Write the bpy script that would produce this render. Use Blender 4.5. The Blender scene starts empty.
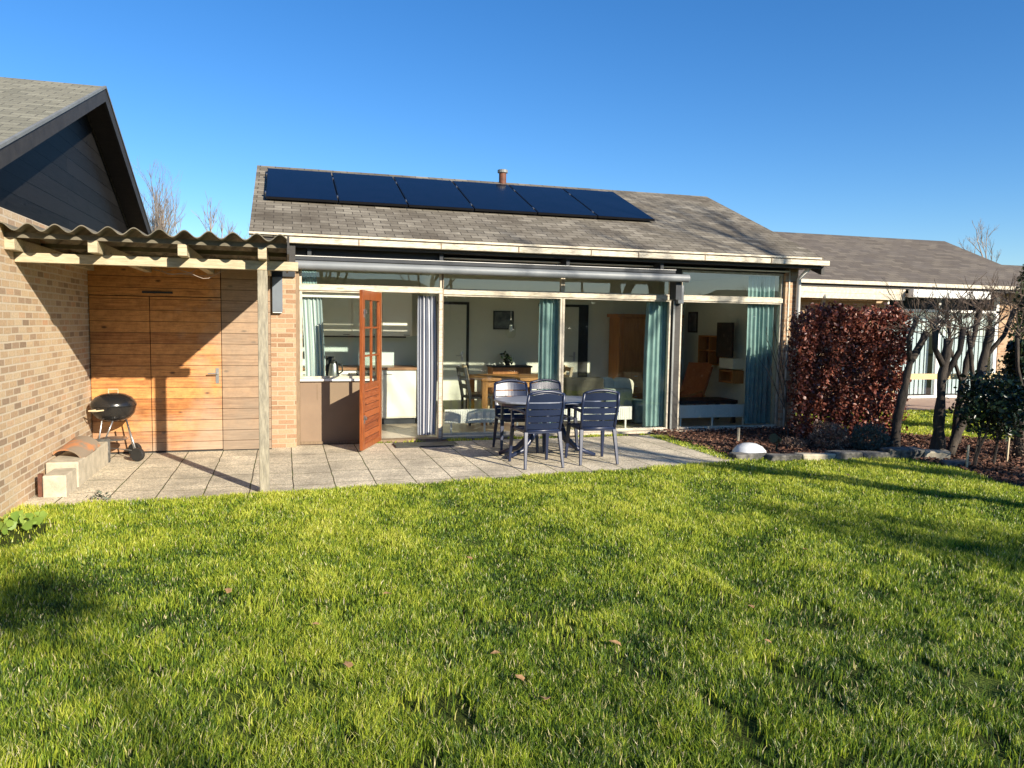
import bpy, math, random
import numpy as np
from mathutils import Vector, Matrix
random.seed(7)
rng = np.random.default_rng(11)
R = math.radians
scene = bpy.context.scene
COL = scene.collection

# ------------------------------------------------------------------ node helpers
def new_mat(name):
    m = bpy.data.materials.new(name); m.use_nodes = True
    nt = m.node_tree
    b = nt.nodes['Principled BSDF']
    return m, nt, b

def N(nt, t, **kw):
    n = nt.nodes.new(t)
    for k, v in kw.items():
        setattr(n, k, v)
    return n

def L(nt, a, b): nt.links.new(a, b)

def coords(nt, kind='xyz', sx=1, sy=1, sz=1):
    """object coordinates; 'wall' = (x+y, z), 'roof' = (x, y/cos)"""
    tc = N(nt, 'ShaderNodeTexCoord')
    if kind == 'xyz':
        mp = N(nt, 'ShaderNodeMapping'); mp.inputs['Scale'].default_value = (sx, sy, sz)
        L(nt, tc.outputs['Object'], mp.inputs['Vector']); return mp.outputs['Vector']
    sp = N(nt, 'ShaderNodeSeparateXYZ'); L(nt, tc.outputs['Object'], sp.inputs[0])
    cb = N(nt, 'ShaderNodeCombineXYZ')
    if kind == 'wall':
        ad = N(nt, 'ShaderNodeMath', operation='ADD')
        L(nt, sp.outputs[0], ad.inputs[0]); L(nt, sp.outputs[1], ad.inputs[1])
        L(nt, ad.outputs[0], cb.inputs[0]); L(nt, sp.outputs[2], cb.inputs[1])
    elif kind == 'roof':
        mu = N(nt, 'ShaderNodeMath', operation='MULTIPLY'); mu.inputs[1].default_value = 1.09
        L(nt, sp.outputs[1], mu.inputs[0])
        L(nt, sp.outputs[0], cb.inputs[0]); L(nt, mu.outputs[0], cb.inputs[1])
    elif kind == 'floor':
        L(nt, sp.outputs[0], cb.inputs[0]); L(nt, sp.outputs[1], cb.inputs[1])
    return cb.outputs[0]

def noise(nt, vec, scale, detail=4, rough=.6):
    n = N(nt, 'ShaderNodeTexNoise'); n.inputs['Scale'].default_value = scale
    n.inputs['Detail'].default_value = detail; n.inputs['Roughness'].default_value = rough
    if vec is not None: L(nt, vec, n.inputs['Vector'])
    return n.outputs['Fac']

def ramp(nt, fac, stops, interp='LINEAR'):
    r = N(nt, 'ShaderNodeValToRGB'); r.color_ramp.interpolation = interp
    el = r.color_ramp.elements
    while len(el) > 1: el.remove(el[-1])
    el[0].position = stops[0][0]; el[0].color = (*stops[0][1], 1)
    for p, c in stops[1:]:
        e = el.new(p); e.color = (*c, 1)
    L(nt, fac, r.inputs['Fac'])
    return r.outputs['Color']

def mix(nt, fac, a, b, mode='MIX'):
    m = N(nt, 'ShaderNodeMix', data_type='RGBA', blend_type=mode)
    if isinstance(fac, (int, float)): m.inputs[0].default_value = fac
    else: L(nt, fac, m.inputs[0])
    for i, v in ((6, a), (7, b)):
        if isinstance(v, tuple): m.inputs[i].default_value = (*v, 1)
        else: L(nt, v, m.inputs[i])
    return m.outputs[2]

def bump(nt, b, h, strength=.3, dist=.01):
    n = N(nt, 'ShaderNodeBump'); n.inputs['Strength'].default_value = strength
    n.inputs['Distance'].default_value = dist
    L(nt, h, n.inputs['Height']); L(nt, n.outputs['Normal'], b.inputs['Normal'])

def plain(name, c1, c2=None, scale=6, rough=.6, bmp=0, metal=0, stretch=(1,1,1), spec=.5, lo=.35, hi=.65):
    m, nt, b = new_mat(name)
    b.inputs['Roughness'].default_value = rough; b.inputs['Metallic'].default_value = metal
    b.inputs['Specular IOR Level'].default_value = spec
    if c2 is None: c2 = tuple(x*.8 for x in c1)
    v = coords(nt, 'xyz', *stretch)
    f = noise(nt, v, scale)
    L(nt, ramp(nt, f, [(lo, c1), (hi, c2)]), b.inputs['Base Color'])
    if bmp: bump(nt, b, noise(nt, v, scale*4), bmp, .01)
    return m

def brick_mat(name, stops, mortar, kind='wall', w=.22, h=.0625, ms=.006, bs=.7, dirt=(.3,.27,.24), dirtf=.3, offset=.5, rough=.9, shift=0.0, nscale=1.1, spec=.3):
    m, nt, b = new_mat(name)
    b.inputs['Roughness'].default_value = rough; b.inputs['Specular IOR Level'].default_value = spec
    v0 = coords(nt, kind)
    # a little wobble so that no joint is ruler-straight
    wb = N(nt, 'ShaderNodeTexNoise'); wb.inputs['Scale'].default_value = 5; L(nt, v0, wb.inputs['Vector'])
    ma = N(nt, 'ShaderNodeVectorMath', operation='MULTIPLY_ADD')
    L(nt, wb.outputs['Color'], ma.inputs[0]); ma.inputs[1].default_value = (ms*1.1, ms*1.1, 0); L(nt, v0, ma.inputs[2])
    v = ma.outputs[0]
    t = N(nt, 'ShaderNodeTexBrick'); L(nt, v, t.inputs['Vector'])
    t.offset = offset; t.inputs['Color1'].default_value = (0,0,0,1); t.inputs['Color2'].default_value = (1,1,1,1)
    t.inputs['Mortar'].default_value = (.5,.5,.5,1); t.inputs['Scale'].default_value = 1
    t.inputs['Mortar Size'].default_value = ms; t.inputs['Mortar Smooth'].default_value = .15
    t.inputs['Brick Width'].default_value = w; t.inputs['Row Height'].default_value = h
    c = ramp(nt, t.outputs['Color'], stops)
    fine = noise(nt, v0, 45, 5, .7)
    c = mix(nt, .55, c, ramp(nt, fine, [(.3, (.55,.55,.55)), (.7, (1.3,1.3,1.3))]), 'MULTIPLY')
    mc = mix(nt, noise(nt, v0, 30), mortar, tuple(x*.72 for x in mortar))
    c = mix(nt, t.outputs['Fac'], c, mc)
    big = ramp(nt, noise(nt, v0, nscale, 5, .65), [(.42, (0,0,0)), (.7, (1,1,1))])
    mm = N(nt, 'ShaderNodeMath', operation='MULTIPLY'); L(nt, big, mm.inputs[0]); mm.inputs[1].default_value = dirtf
    c = mix(nt, mm.outputs[0], c, dirt)
    L(nt, c, b.inputs['Base Color'])
    inv = N(nt, 'ShaderNodeMath', operation='SUBTRACT'); inv.inputs[0].default_value = 1; L(nt, t.outputs['Fac'], inv.inputs[1])
    ad = N(nt, 'ShaderNodeMath', operation='MULTIPLY_ADD'); L(nt, fine, ad.inputs[0]); ad.inputs[1].default_value = .5; L(nt, inv.outputs[0], ad.inputs[2])
    bump(nt, b, ad.outputs[0], bs, .008)
    return m

def plank_mat(name, ca, cb, grey, h=.14, along='x', greyf=(.42,.8), seam=.35, wx=0.0):
    """horizontal boards: a colour per board, grain along the board, weathering low and to one side"""
    m, nt, b = new_mat(name); b.inputs['Roughness'].default_value = .55
    v0 = coords(nt, 'wall')
    t = N(nt, 'ShaderNodeTexBrick'); L(nt, v0, t.inputs['Vector'])
    t.offset = .37; t.inputs['Color1'].default_value = (0,0,0,1); t.inputs['Color2'].default_value = (1,1,1,1)
    t.inputs['Mortar'].default_value = (.2,.2,.2,1); t.inputs['Scale'].default_value = 1
    t.inputs['Mortar Size'].default_value = .0035; t.inputs['Mortar Smooth'].default_value = .2
    t.inputs['Brick Width'].default_value = 7.3; t.inputs['Row Height'].default_value = h
    mp = N(nt, 'ShaderNodeMapping'); mp.inputs['Scale'].default_value = (3, 46, 1); L(nt, v0, mp.inputs['Vector'])
    grain = noise(nt, mp.outputs[0], 1.0, 6, .65)
    blot = noise(nt, v0, 3.3, 4, .6)
    a = N(nt, 'ShaderNodeMath', operation='MULTIPLY_ADD'); L(nt, grain, a.inputs[0]); a.inputs[1].default_value = 1.15
    s = N(nt, 'ShaderNodeMath', operation='MULTIPLY_ADD'); L(nt, t.outputs['Color'], s.inputs[0]); s.inputs[1].default_value = .42; s.inputs[2].default_value = -.28
    L(nt, s.outputs[0], a.inputs[2])
    c = ramp(nt, a.outputs[0], [(.22, ca), (.62, cb), (.9, tuple(x*.8 for x in ca))])
    # knots
    vo = N(nt, 'ShaderNodeTexVoronoi'); vo.inputs['Scale'].default_value = 1
    mk = N(nt, 'ShaderNodeMapping'); mk.inputs['Scale'].default_value = (3.1, 7, 1); L(nt, v0, mk.inputs['Vector']); L(nt, mk.outputs[0], vo.inputs['Vector'])
    kn = ramp(nt, vo.outputs['Distance'], [(.05, (1,1,1)), (.13, (0,0,0))])
    c = mix(nt, kn, c, tuple(x*.35 for x in ca))
    if grey:
        c = mix(nt, .55, c, ramp(nt, noise(nt, v0, 9, 5, .75), [(.35,(.55,.48,.42)),(.6,(1.15,1.12,1.08))]), 'MULTIPLY')
        sp = N(nt, 'ShaderNodeSeparateXYZ'); tc = N(nt, 'ShaderNodeTexCoord'); L(nt, tc.outputs['Object'], sp.inputs[0])
        # weather rises towards the splash zone and towards the outer, unvarnished end
        w1 = N(nt, 'ShaderNodeMapRange'); L(nt, sp.outputs[2], w1.inputs[0]); w1.inputs[1].default_value = .75; w1.inputs[2].default_value = 0.0; w1.inputs[3].default_value = 0; w1.inputs[4].default_value = .34
        w2 = N(nt, 'ShaderNodeMapRange'); L(nt, sp.outputs[0], w2.inputs[0]); w2.inputs[1].default_value = -1.3 + wx; w2.inputs[2].default_value = -.2 + wx; w2.inputs[3].default_value = 0; w2.inputs[4].default_value = .42
        q = N(nt, 'ShaderNodeMath', operation='ADD'); L(nt, w1.outputs[0], q.inputs[0]); L(nt, w2.outputs[0], q.inputs[1])
        q2 = N(nt, 'ShaderNodeMath', operation='MULTIPLY_ADD'); L(nt, blot, q2.inputs[0]); q2.inputs[1].default_value = .7; L(nt, q.outputs[0], q2.inputs[2])
        f = ramp(nt, q2.outputs[0], [(greyf[0], (0,0,0)), (greyf[1], (.85,.85,.85))])
        c = mix(nt, f, c, mix(nt, grain, tuple(x*.6 for x in grey), tuple(x*1.25 for x in grey)))
    c = mix(nt, t.outputs['Fac'], c, tuple(x*seam for x in ca))
    L(nt, c, b.inputs['Base Color'])
    inv = N(nt, 'ShaderNodeMath', operation='SUBTRACT'); inv.inputs[0].default_value = 1; L(nt, t.outputs['Fac'], inv.inputs[1])
    ad = N(nt, 'ShaderNodeMath', operation='MULTIPLY_ADD'); L(nt, grain, ad.inputs[0]); ad.inputs[1].default_value = .25; L(nt, inv.outputs[0], ad.inputs[2])
    bump(nt, b, ad.outputs[0], .6, .006)
    return m

def glass_mat(name, tint=(.86,.93,.90), tr=1.0):
    m, nt, b = new_mat(name)
    nt.nodes.remove(b)
    out = nt.nodes['Material Output']
    tr_ = N(nt, 'ShaderNodeBsdfTransparent'); tr_.inputs[0].default_value = (*tint, 1)
    gl = N(nt, 'ShaderNodeBsdfGlossy'); gl.inputs['Roughness'].default_value = .0
    fr = N(nt, 'ShaderNodeFresnel'); fr.inputs['IOR'].default_value = 1.45
    mx = N(nt, 'ShaderNodeMixShader')
    nz = N(nt, 'ShaderNodeBump'); nz.inputs['Strength'].default_value = .03; nz.inputs['Distance'].default_value = .02
    L(nt, noise(nt, coords(nt), 2.2, 1), nz.inputs['Height']); L(nt, nz.outputs[0], gl.inputs['Normal'])
    ms = N(nt, 'ShaderNodeMath', operation='MULTIPLY'); L(nt, fr.outputs[0], ms.inputs[0]); ms.inputs[1].default_value = tr
    ge = N(nt, 'ShaderNodeNewGeometry'); nb_ = N(nt, 'ShaderNodeMath', operation='SUBTRACT'); nb_.inputs[0].default_value = 1; L(nt, ge.outputs['Backfacing'], nb_.inputs[1])
    mb_ = N(nt, 'ShaderNodeMath', operation='MULTIPLY'); L(nt, ms.outputs[0], mb_.inputs[0]); L(nt, nb_.outputs[0], mb_.inputs[1])
    L(nt, mb_.outputs[0], mx.inputs[0]); L(nt, tr_.outputs[0], mx.inputs[1]); L(nt, gl.outputs[0], mx.inputs[2])
    L(nt, mx.outputs[0], out.inputs['Surface'])
    return m

def leaf_mat(name, stops, rough=.5, trans=.25):
    """per-leaf colour from the 'tint' attribute, some light through the leaf"""
    m, nt, b = new_mat(name)
    at = N(nt, 'ShaderNodeAttribute'); at.attribute_name = 'tint'
    c = ramp(nt, at.outputs['Fac'], stops)
    L(nt, c, b.inputs['Base Color']); b.inputs['Roughness'].default_value = rough
    b.inputs['Specular IOR Level'].default_value = .35
    out = nt.nodes['Material Output']
    tl = N(nt, 'ShaderNodeBsdfTranslucent'); L(nt, c, tl.inputs['Color'])
    mx = N(nt, 'ShaderNodeMixShader'); mx.inputs[0].default_value = trans
    L(nt, b.outputs[0], mx.inputs[1]); L(nt, tl.outputs[0], mx.inputs[2]); L(nt, mx.outputs[0], out.inputs['Surface'])
    return m

# ------------------------------------------------------------------ mesh helpers
class MB:
    def __init__(s): s.v = []; s.f = []
    def add(s, vs, fs):
        o = len(s.v); s.v += [tuple(v) for v in vs]; s.f += [tuple(i+o for i in f) for f in fs]; return s
    def box(s, x0, y0, z0, x1, y1, z1):
        x0, x1 = min(x0,x1), max(x0,x1); y0, y1 = min(y0,y1), max(y0,y1); z0, z1 = min(z0,z1), max(z0,z1)
        return s.add([(x0,y0,z0),(x1,y0,z0),(x1,y1,z0),(x0,y1,z0),(x0,y0,z1),(x1,y0,z1),(x1,y1,z1),(x0,y1,z1)],
                     [(0,3,2,1),(4,5,6,7),(0,1,5,4),(1,2,6,5),(2,3,7,6),(3,0,4,7)])
    def bar(s, a, b, w, h, up=(0,0,1), w2=None, h2=None):
        """rectangular bar from a to b; w across, h along 'up'"""
        a, b, up = Vector(a), Vector(b), Vector(up)
        d = (b-a).normalized(); sx = d.cross(up).normalized(); u = sx.cross(d).normalized()
        w2 = w if w2 is None else w2; h2 = h if h2 is None else h2
        vs = []
        for p, ww, hh in ((a, w, h), (b, w2, h2)):
            for i, j in ((-1,-1),(1,-1),(1,1),(-1,1)):
                vs.append(p + sx*(i*ww/2) + u*(j*hh/2))
        return s.add(vs, [(0,1,2,3),(7,6,5,4),(0,4,5,1),(1,5,6,2),(2,6,7,3),(3,7,4,0)])
    def tube(s, pts, r, n=8, cap=True):
        pts = [Vector(p) for p in pts]
        rs = r if isinstance(r, (list, tuple)) else [r]*len(pts)
        vs = []; ref = None
        for i, p in enumerate(pts):
            d = (pts[min(i+1, len(pts)-1)] - pts[max(i-1, 0)])
            d = d.normalized() if d.length > 1e-9 else Vector((0,0,1))
            if ref is None:
                ref = d.orthogonal().normalized()
            ref = (ref - d*ref.dot(d)); ref = ref.normalized() if ref.length > 1e-6 else d.orthogonal().normalized()
            q = d.cross(ref)
            for k in range(n):
                a = 2*math.pi*k/n
                vs.append(p + (ref*math.cos(a) + q*math.sin(a))*rs[i])
        fs = []
        for i in range(len(pts)-1):
            for k in range(n):
                fs.append((i*n+k, i*n+(k+1)%n, (i+1)*n+(k+1)%n, (i+1)*n+k))
        if cap:
            fs.append(tuple(range(n))[::-1]); fs.append(tuple((len(pts)-1)*n+k for k in range(n)))
        return s.add(vs, fs)
    def prism(s, poly, axis, a, b):
        """extrude 2-D polygon along axis ('x','y','z') from a to b"""
        n = len(poly); vs = []
        for t in (a, b):
            for p, q in poly:
                vs.append({'x': (t,p,q), 'y': (p,t,q), 'z': (p,q,t)}[axis])
        fs = [tuple(range(n))[::-1], tuple(range(n, 2*n))] + [(i, (i+1)%n, n+(i+1)%n, n+i) for i in range(n)]
        return s.add(vs, fs)
    def lathe(s, c, prof, n=24):
        cx, cy, cz = c; vs = []; fs = []
        for r, z in prof:
            for k in range(n):
                a = 2*math.pi*k/n; vs.append((cx+r*math.cos(a), cy+r*math.sin(a), cz+z))
        for i in range(len(prof)-1):
            for k in range(n): fs.append((i*n+k, i*n+(k+1)%n, (i+1)*n+(k+1)%n, (i+1)*n+k))
        fs.append(tuple(range(n))[::-1]); fs.append(tuple((len(prof)-1)*n+k for k in range(n)))
        return s.add(vs, fs)
    def disc_ico(s, c, r, seed=0, sub=2, squash=(1,1,1), jit=.15):
        import bmesh
        rr = random.Random(seed)
        bm = bmesh.new(); bmesh.ops.create_icosphere(bm, subdivisions=sub, radius=1)
        vs = []
        for v in bm.verts:
            k = r*(1+rr.uniform(-jit, jit)); vs.append((c[0]+v.co.x*k*squash[0], c[1]+v.co.y*k*squash[1], c[2]+v.co.z*k*squash[2]))
        s.add(vs, [tuple(v.index for v in f.verts) for f in bm.faces]); bm.free(); return s
    def xform(s, M, i0=0):
        s.v[i0:] = [tuple(M @ Vector(v)) for v in s.v[i0:]]; return s
    def build(s, name, m, parent=None, bevel=0, smooth=False, label=None, kind=None):
        me = bpy.data.meshes.new(name); me.from_pydata(s.v, [], s.f); me.update()
        o = bpy.data.objects.new(name, me); COL.objects.link(o)
        if m: me.materials.append(m)
        if parent is not None: attach(o, parent)
        if bevel:
            bv = o.modifiers.new('bevel', 'BEVEL'); bv.width = bevel; bv.segments = 2; bv.limit_method = 'ANGLE'; bv.angle_limit = R(35)
        if smooth:
            for p in me.polygons: p.use_smooth = True
            if smooth == 'auto':
                try: me.set_sharp_from_angle(angle=R(40))
                except Exception: pass
        if label: o['label'] = label
        if kind: o['kind'] = kind
        return o

def attach(o, parent, local=False):
    o.parent = parent
    if not local:
        M = Matrix.Identity(4); p = parent; chain = []
        while p is not None: chain.append(p); p = p.parent
        for p in reversed(chain):
            M = M @ p.matrix_parent_inverse @ Matrix.LocRotScale(p.location, p.rotation_euler, p.scale)
        o.matrix_parent_inverse = M.inverted()

def tag(o, label=None, cat=None, group=None, kind=None):
    if label: o['label'] = label
    if cat: o['category'] = cat
    if group: o['group'] = group
    if kind: o['kind'] = kind
    return o

def thing(name, label, cat, loc=(0,0,0), rz=0, group=None):
    o = bpy.data.objects.new(name, None); COL.objects.link(o); o.empty_display_size = .1
    o.location = loc; o.rotation_euler = (0,0,rz)
    return tag(o, label, cat, group)

def children(o): return [c for c in bpy.data.objects if c.parent == o]
def copy_tree(o, parent=None):
    c = o.copy(); COL.objects.link(c)
    if parent is not None: c.parent = parent
    for ch in children(o): copy_tree(ch, c)
    return c

def np_mesh(name, verts, quads, m, parent=None, tint=None):
    """verts (N,3), quads (M,4); tint one value per face"""
    me = bpy.data.meshes.new(name)
    n, k = len(verts), len(quads)
    me.vertices.add(n); me.vertices.foreach_set('co', np.asarray(verts, np.float32).ravel())
    me.loops.add(k*4); me.loops.foreach_set('vertex_index', np.asarray(quads, np.int32).ravel())
    me.polygons.add(k); me.polygons.foreach_set('loop_start', np.arange(0, k*4, 4, dtype=np.int32))
    me.update(calc_edges=True)
    if tint is not None:
        at = me.attributes.new('tint', 'FLOAT', 'FACE'); at.data.foreach_set('value', np.asarray(tint, np.float32))
    me.materials.append(m)
    o = bpy.data.objects.new(name, me); COL.objects.link(o)
    if parent is not None: attach(o, parent)
    return o

def leaves(pts, size, aspect=.6, flat=0.0, seed=0, jit=.4):
    """folded leaf (2 quads) at each point -> verts, quads"""
    r = np.random.default_rng(seed); n = len(pts)
    d = r.normal(size=(n,3)); d[:,2] *= (1-flat); d /= np.linalg.norm(d, axis=1)[:,None]
    u = r.normal(size=(n,3)); u -= d*(u*d).sum(1)[:,None]; u /= np.linalg.norm(u, axis=1)[:,None]
    w = np.cross(d, u)
    s = size*(1+r.uniform(-jit, jit, n))[:,None]
    a = pts - d*s*.5; b = pts + d*s*.5
    l = pts + u*s*aspect*.5 + w*s*.12; q = pts - u*s*aspect*.5 + w*s*.12
    l2 = l + d*s*.08; q2 = q + d*s*.08
    V = np.stack([a, l - d*s*.15, l2 + d*s*.1, b, q2 + d*s*.1, q - d*s*.15], 1).reshape(-1,3)
    i = np.arange(n)[:,None]*6
    Q = np.concatenate([i+np.array([[0,1,2,3]]), i+np.array([[0,3,4,5]])], 0)
    return V, Q
def leaf_obj(name, pts, size, m, parent=None, aspect=.6, seed=0, tint=None):
    V, Q = leaves(pts, size, aspect, seed=seed)
    n = len(pts)
    t = rng.uniform(0, 1, n) if tint is None else tint
    return np_mesh(name, V, Q, m, parent, np.concatenate([t, t]))

def grow(mb_big, mb_small, p, d, length, r, depth, rr, spread=.5, up=.15, seg=4, ratio=.72, kids=(2,3), thr=.02, wob=.12, tips=None):
    """recursive limb; wide limbs go to mb_big, twigs to mb_small"""
    pts = [Vector(p)]; rs = [r]; d = Vector(d).normalized()
    for i in range(seg):
        d = (d + Vector((rr.uniform(-wob,wob), rr.uniform(-wob,wob), rr.uniform(-wob,wob)+up*.25))).normalized()
        pts.append(pts[-1] + d*length/seg); rs.append(r*(1-.24*(i+1)/seg))
    (mb_big if r > thr else mb_small).tube(pts, rs, 7 if r > .04 else (5 if r > .012 else 3), cap=False)
    if depth == 0:
        if tips is not None: tips.append(pts[-1])
        return
    k = rr.randint(*kids)
    for j in range(k):
        t = rr.uniform(.45, 1) if j else 1
        i = min(seg, max(1, int(round(t*seg)))); q = pts[i]
        ax = Vector((rr.gauss(0,1), rr.gauss(0,1), rr.gauss(0,1)))
        ax = ax - d*ax.dot(d); ax = ax.normalized() if ax.length > 1e-6 else Vector((1,0,0))
        s = spread*(rr.uniform(.35,.8) if j == 0 else rr.uniform(.8,1.4))
        nd = (d + ax*s + Vector((0,0,up))).normalized()
        grow(mb_big, mb_small, q, nd, length*ratio*rr.uniform(.8,1.15), rs[i]*(.86 if j == 0 else .70), depth-1, rr, spread, up, max(2, seg-(depth%2)), ratio, kids, thr, wob, tips)

# ------------------------------------------------------------------ materials
M = {}
M['brick_left'] = brick_mat('pale brick', [(0,(.27,.19,.125)),(.1,(.36,.25,.165)),(.3,(.45,.31,.19)),(.6,(.52,.37,.225)),(.85,(.57,.44,.29)),(1,(.52,.30,.17))], (.66,.56,.42), w=.195, h=.0655, ms=.0085, dirt=(.33,.26,.19), dirtf=.2)
M['brick_dark'] = brick_mat('brick', [(0,(.26,.15,.085)),(.3,(.36,.215,.125)),(.7,(.43,.275,.165)),(1,(.47,.33,.21))], (.48,.38,.26), w=.205, h=.0625, ms=.008, dirt=(.33,.22,.14), dirtf=.35)
M['shingle'] = brick_mat('weathered roof shingles', [(0,(.145,.127,.096)),(.35,(.185,.163,.125)),(.7,(.22,.195,.152)),(1,(.285,.255,.20))], (.045,.038,.03), kind='roof', w=.24, h=.13, ms=.006, bs=.8, dirt=(.07,.056,.04), dirtf=.85, nscale=1.3, rough=.95)
M['shingle_green'] = brick_mat('greenish roof shingles', [(0,(.17,.165,.125)),(.5,(.215,.205,.155)),(1,(.26,.25,.19))], (.10,.095,.08), kind='roof', w=.20, h=.13, ms=.006, bs=.6, dirt=(.16,.155,.12), dirtf=.4, rough=.95)
M['shingle_dark'] = brick_mat('dark roof shingles', [(0,(.10,.083,.068)),(.5,(.135,.113,.09)),(1,(.17,.145,.115))], (.07,.06,.05), kind='roof', w=.30, h=.15, ms=.006, bs=.5, dirt=(.11,.095,.085), dirtf=.7, nscale=1.4, rough=.95)
M['slab'] = None
M['cedar'] = plank_mat('varnished boards', (.27,.095,.022), (.58,.27,.08), (.36,.28,.20), h=.135)
M['cedar_grey'] = plank_mat('weathered boards', (.20,.10,.045), (.42,.26,.14), (.25,.195,.14), h=.135, greyf=(.3,1.0), wx=-.35)
M['door_wood'] = plain('varnished door wood', (.31,.085,.020), (.17,.042,.012), 5, .35, .1, stretch=(12,12,1.2))
M['door_plank'] = plank_mat('varnished door planks', (.16,.038,.011), (.32,.09,.024), None, h=.085)
M['cream'] = plain('cream painted wood', (.56,.50,.39), (.40,.35,.26), 14, .5, .25, stretch=(1,1,1))
M['cream_worn'] = plain('worn cream paint', (.58,.52,.40), (.30,.25,.18), 12, .7, .5, stretch=(.8,1,4), lo=.47, hi=.70)
M['white'] = plain('white paint', (.80,.79,.75), (.70,.69,.65), 3, .45)
M['brown'] = plain('brown panel', (.235,.16,.10), (.20,.135,.085), 2.5, .55)
M['darkwood'] = plain('dark stained wood', (.030,.026,.022), (.018,.016,.014), 8, .6, .3, stretch=(1,1,6))
M['tan'] = plain('tan timber', (.24,.165,.095), (.17,.115,.065), 8, .6, .2, stretch=(8,8,1))
M['oldwood'] = plain('lichened timber', (.36,.32,.235), (.20,.18,.135), 7, .8, .6, stretch=(6,6,1))
M['beam'] = plain('sawn timber', (.52,.44,.29), (.34,.28,.18), 6, .75, .4, stretch=(1,8,8))
M['corr'] = plain('mossy fibre cement', (.19,.165,.12), (.10,.09,.065), 5, .9, .5)
M['blackclad'] = plank_mat('dark cladding', (.008,.008,.008), (.017,.0165,.017), None, h=.17, seam=.2)
M['blackclad'].node_tree.nodes['Principled BSDF'].inputs['Specular IOR Level'].default_value = .15
M['bargeboard'] = plain('dark bargeboard', (.020,.0185,.018), (.034,.031,.029), 6, .7, .15)
M['zinc'] = plain('zinc trim', (.22,.23,.22), (.17,.175,.17), 5, .6, .05, metal=.2)
M['awning'] = plain('grey awning', (.19,.205,.215), (.16,.175,.185), 4, .5, .03)
M['darkgrey'] = plain('dark grey metal', (.035,.04,.047), (.026,.03,.036), 4, .6, spec=.3)
M['lampgrey'] = plain('lamp grey', (.14,.165,.19), (.12,.14,.165), 4, .4)
M['black'] = plain('black', (.012,.012,.012), (.02,.02,.02), 6, .5)
M['enamel'] = plain('black enamel', (.012,.012,.013), (.018,.017,.016), 3, .22)
M['steel'] = plain('steel', (.5,.5,.5), (.4,.4,.4), 10, .35, metal=.9)
M['rust'] = plain('rusty brown', (.16,.055,.025), (.08,.03,.018), 12, .7, .2)
M['concrete'] = plain('concrete', (.50,.44,.33), (.36,.32,.24), 9, .95, .6)
M['stone'] = plain('grey edging stone', (.17,.16,.14), (.055,.055,.05), 9, .95, .7, lo=.4, hi=.6)
M['tile'] = plain('old clay tile', (.40,.17,.07), (.22,.17,.12), 6, .85, .4, lo=.42, hi=.55)
M['resin'] = plain('navy resin', (.008,.015,.044), (.012,.020,.054), 5, .38, .05, spec=.6)
M['resin_top'] = plain('resin with painted glare', (.24,.26,.31), (.18,.20,.25), 3, .3, .03, spec=.6)  # navy top lightened: sunlit glare and reflection put into the base colour
M['pv'] = None
M['pvframe'] = plain('black anodised frame', (.012,.012,.014), (.016,.016,.018), 4, .35, metal=.6)
M['glass'] = glass_mat('window glass', (.96,.98,.955), tr=3.4)
M['doorglass'] = glass_mat('door glass', (.96,.98,.96))
M['inwall'] = plain('interior white wall', (.74,.75,.66), (.70,.71,.62), 1.5, .9)
M['ceiling'] = plain('interior ceiling', (.78,.78,.72), (.74,.74,.68), 1.5, .9)
M['infloor'] = brick_mat('floor tiles', [(0,(.42,.36,.27)),(1,(.54,.47,.36))], (.30,.26,.2), kind='floor', w=.4, h=.4, ms=.004, bs=.1, offset=0, rough=.35, dirtf=.1)
M['kitchen'] = plain('cream kitchen front', (.78,.76,.66), (.75,.73,.63), 2, .35)
M['splash'] = plain('pale splashback', (.52,.62,.60), (.48,.58,.56), 1, .3)
M['worktop'] = plain('wood worktop', (.28,.15,.07), (.2,.1,.05), 8, .4, stretch=(1,6,1))
M['teal'] = plain('teal curtain', (.25,.37,.37), (.19,.29,.295), 6, .85, spec=.2)
M['oak'] = plain('honey oak', (.55,.27,.08), (.42,.19,.05), 3, .4, .1, stretch=(10,1,1))
M['cabinet'] = plain('brown cabinet wood', (.52,.22,.06), (.38,.14,.04), 3, .4, .1, stretch=(8,8,1))
M['palewood'] = plain('pale wood', (.62,.50,.32), (.5,.4,.25), 5, .5)
M['darkfab'] = plain('dark fabric', (.06,.055,.04), (.045,.04,.03), 20, .95, .2)
M['greyfab'] = plain('grey green fabric', (.28,.32,.28), (.22,.26,.22), 20, .95, .2)
M['cushion'] = plain('pale cushion', (.60,.58,.48), (.5,.48,.4), 10, .9)
M['orange'] = plain('tan orange leather', (.38,.11,.035), (.30,.08,.025), 6, .4)
M['red'] = plain('red', (.45,.03,.03), (.38,.02,.02), 6, .4)
M['picture'] = plain('dim picture', (.05,.065,.085), (.20,.22,.22), 5, .5)
M['bark'] = plain('grey brown bark', (.13,.10,.075), (.055,.042,.032), 14, .95, .8, stretch=(1,1,.3))
M['barkdark'] = plain('dark bark', (.07,.055,.042), (.025,.02,.016), 16, .95, .8, stretch=(1,1,.35))
M['twig'] = plain('twig bark', (.17,.12,.085), (.09,.065,.048), 4, .9)
M['twigpale'] = plain('pale twig bark', (.36,.29,.23), (.24,.19,.15), 4, .9)
M['mulch'] = leaf_mat('bark mulch', [(0,(.045,.022,.015)),(.5,(.11,.05,.032)),(1,(.20,.11,.07))], .95, 0)
M['soil'] = plain('soil', (.085,.055,.038), (.04,.027,.018), 22, 1, 1.0)
M['beech'] = leaf_mat('dry beech leaf', [(0,(.07,.018,.013)),(.4,(.17,.050,.032)),(.75,(.28,.095,.058)),(.93,(.42,.18,.13)),(1,(.72,.50,.42))], .4, .15)
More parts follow.
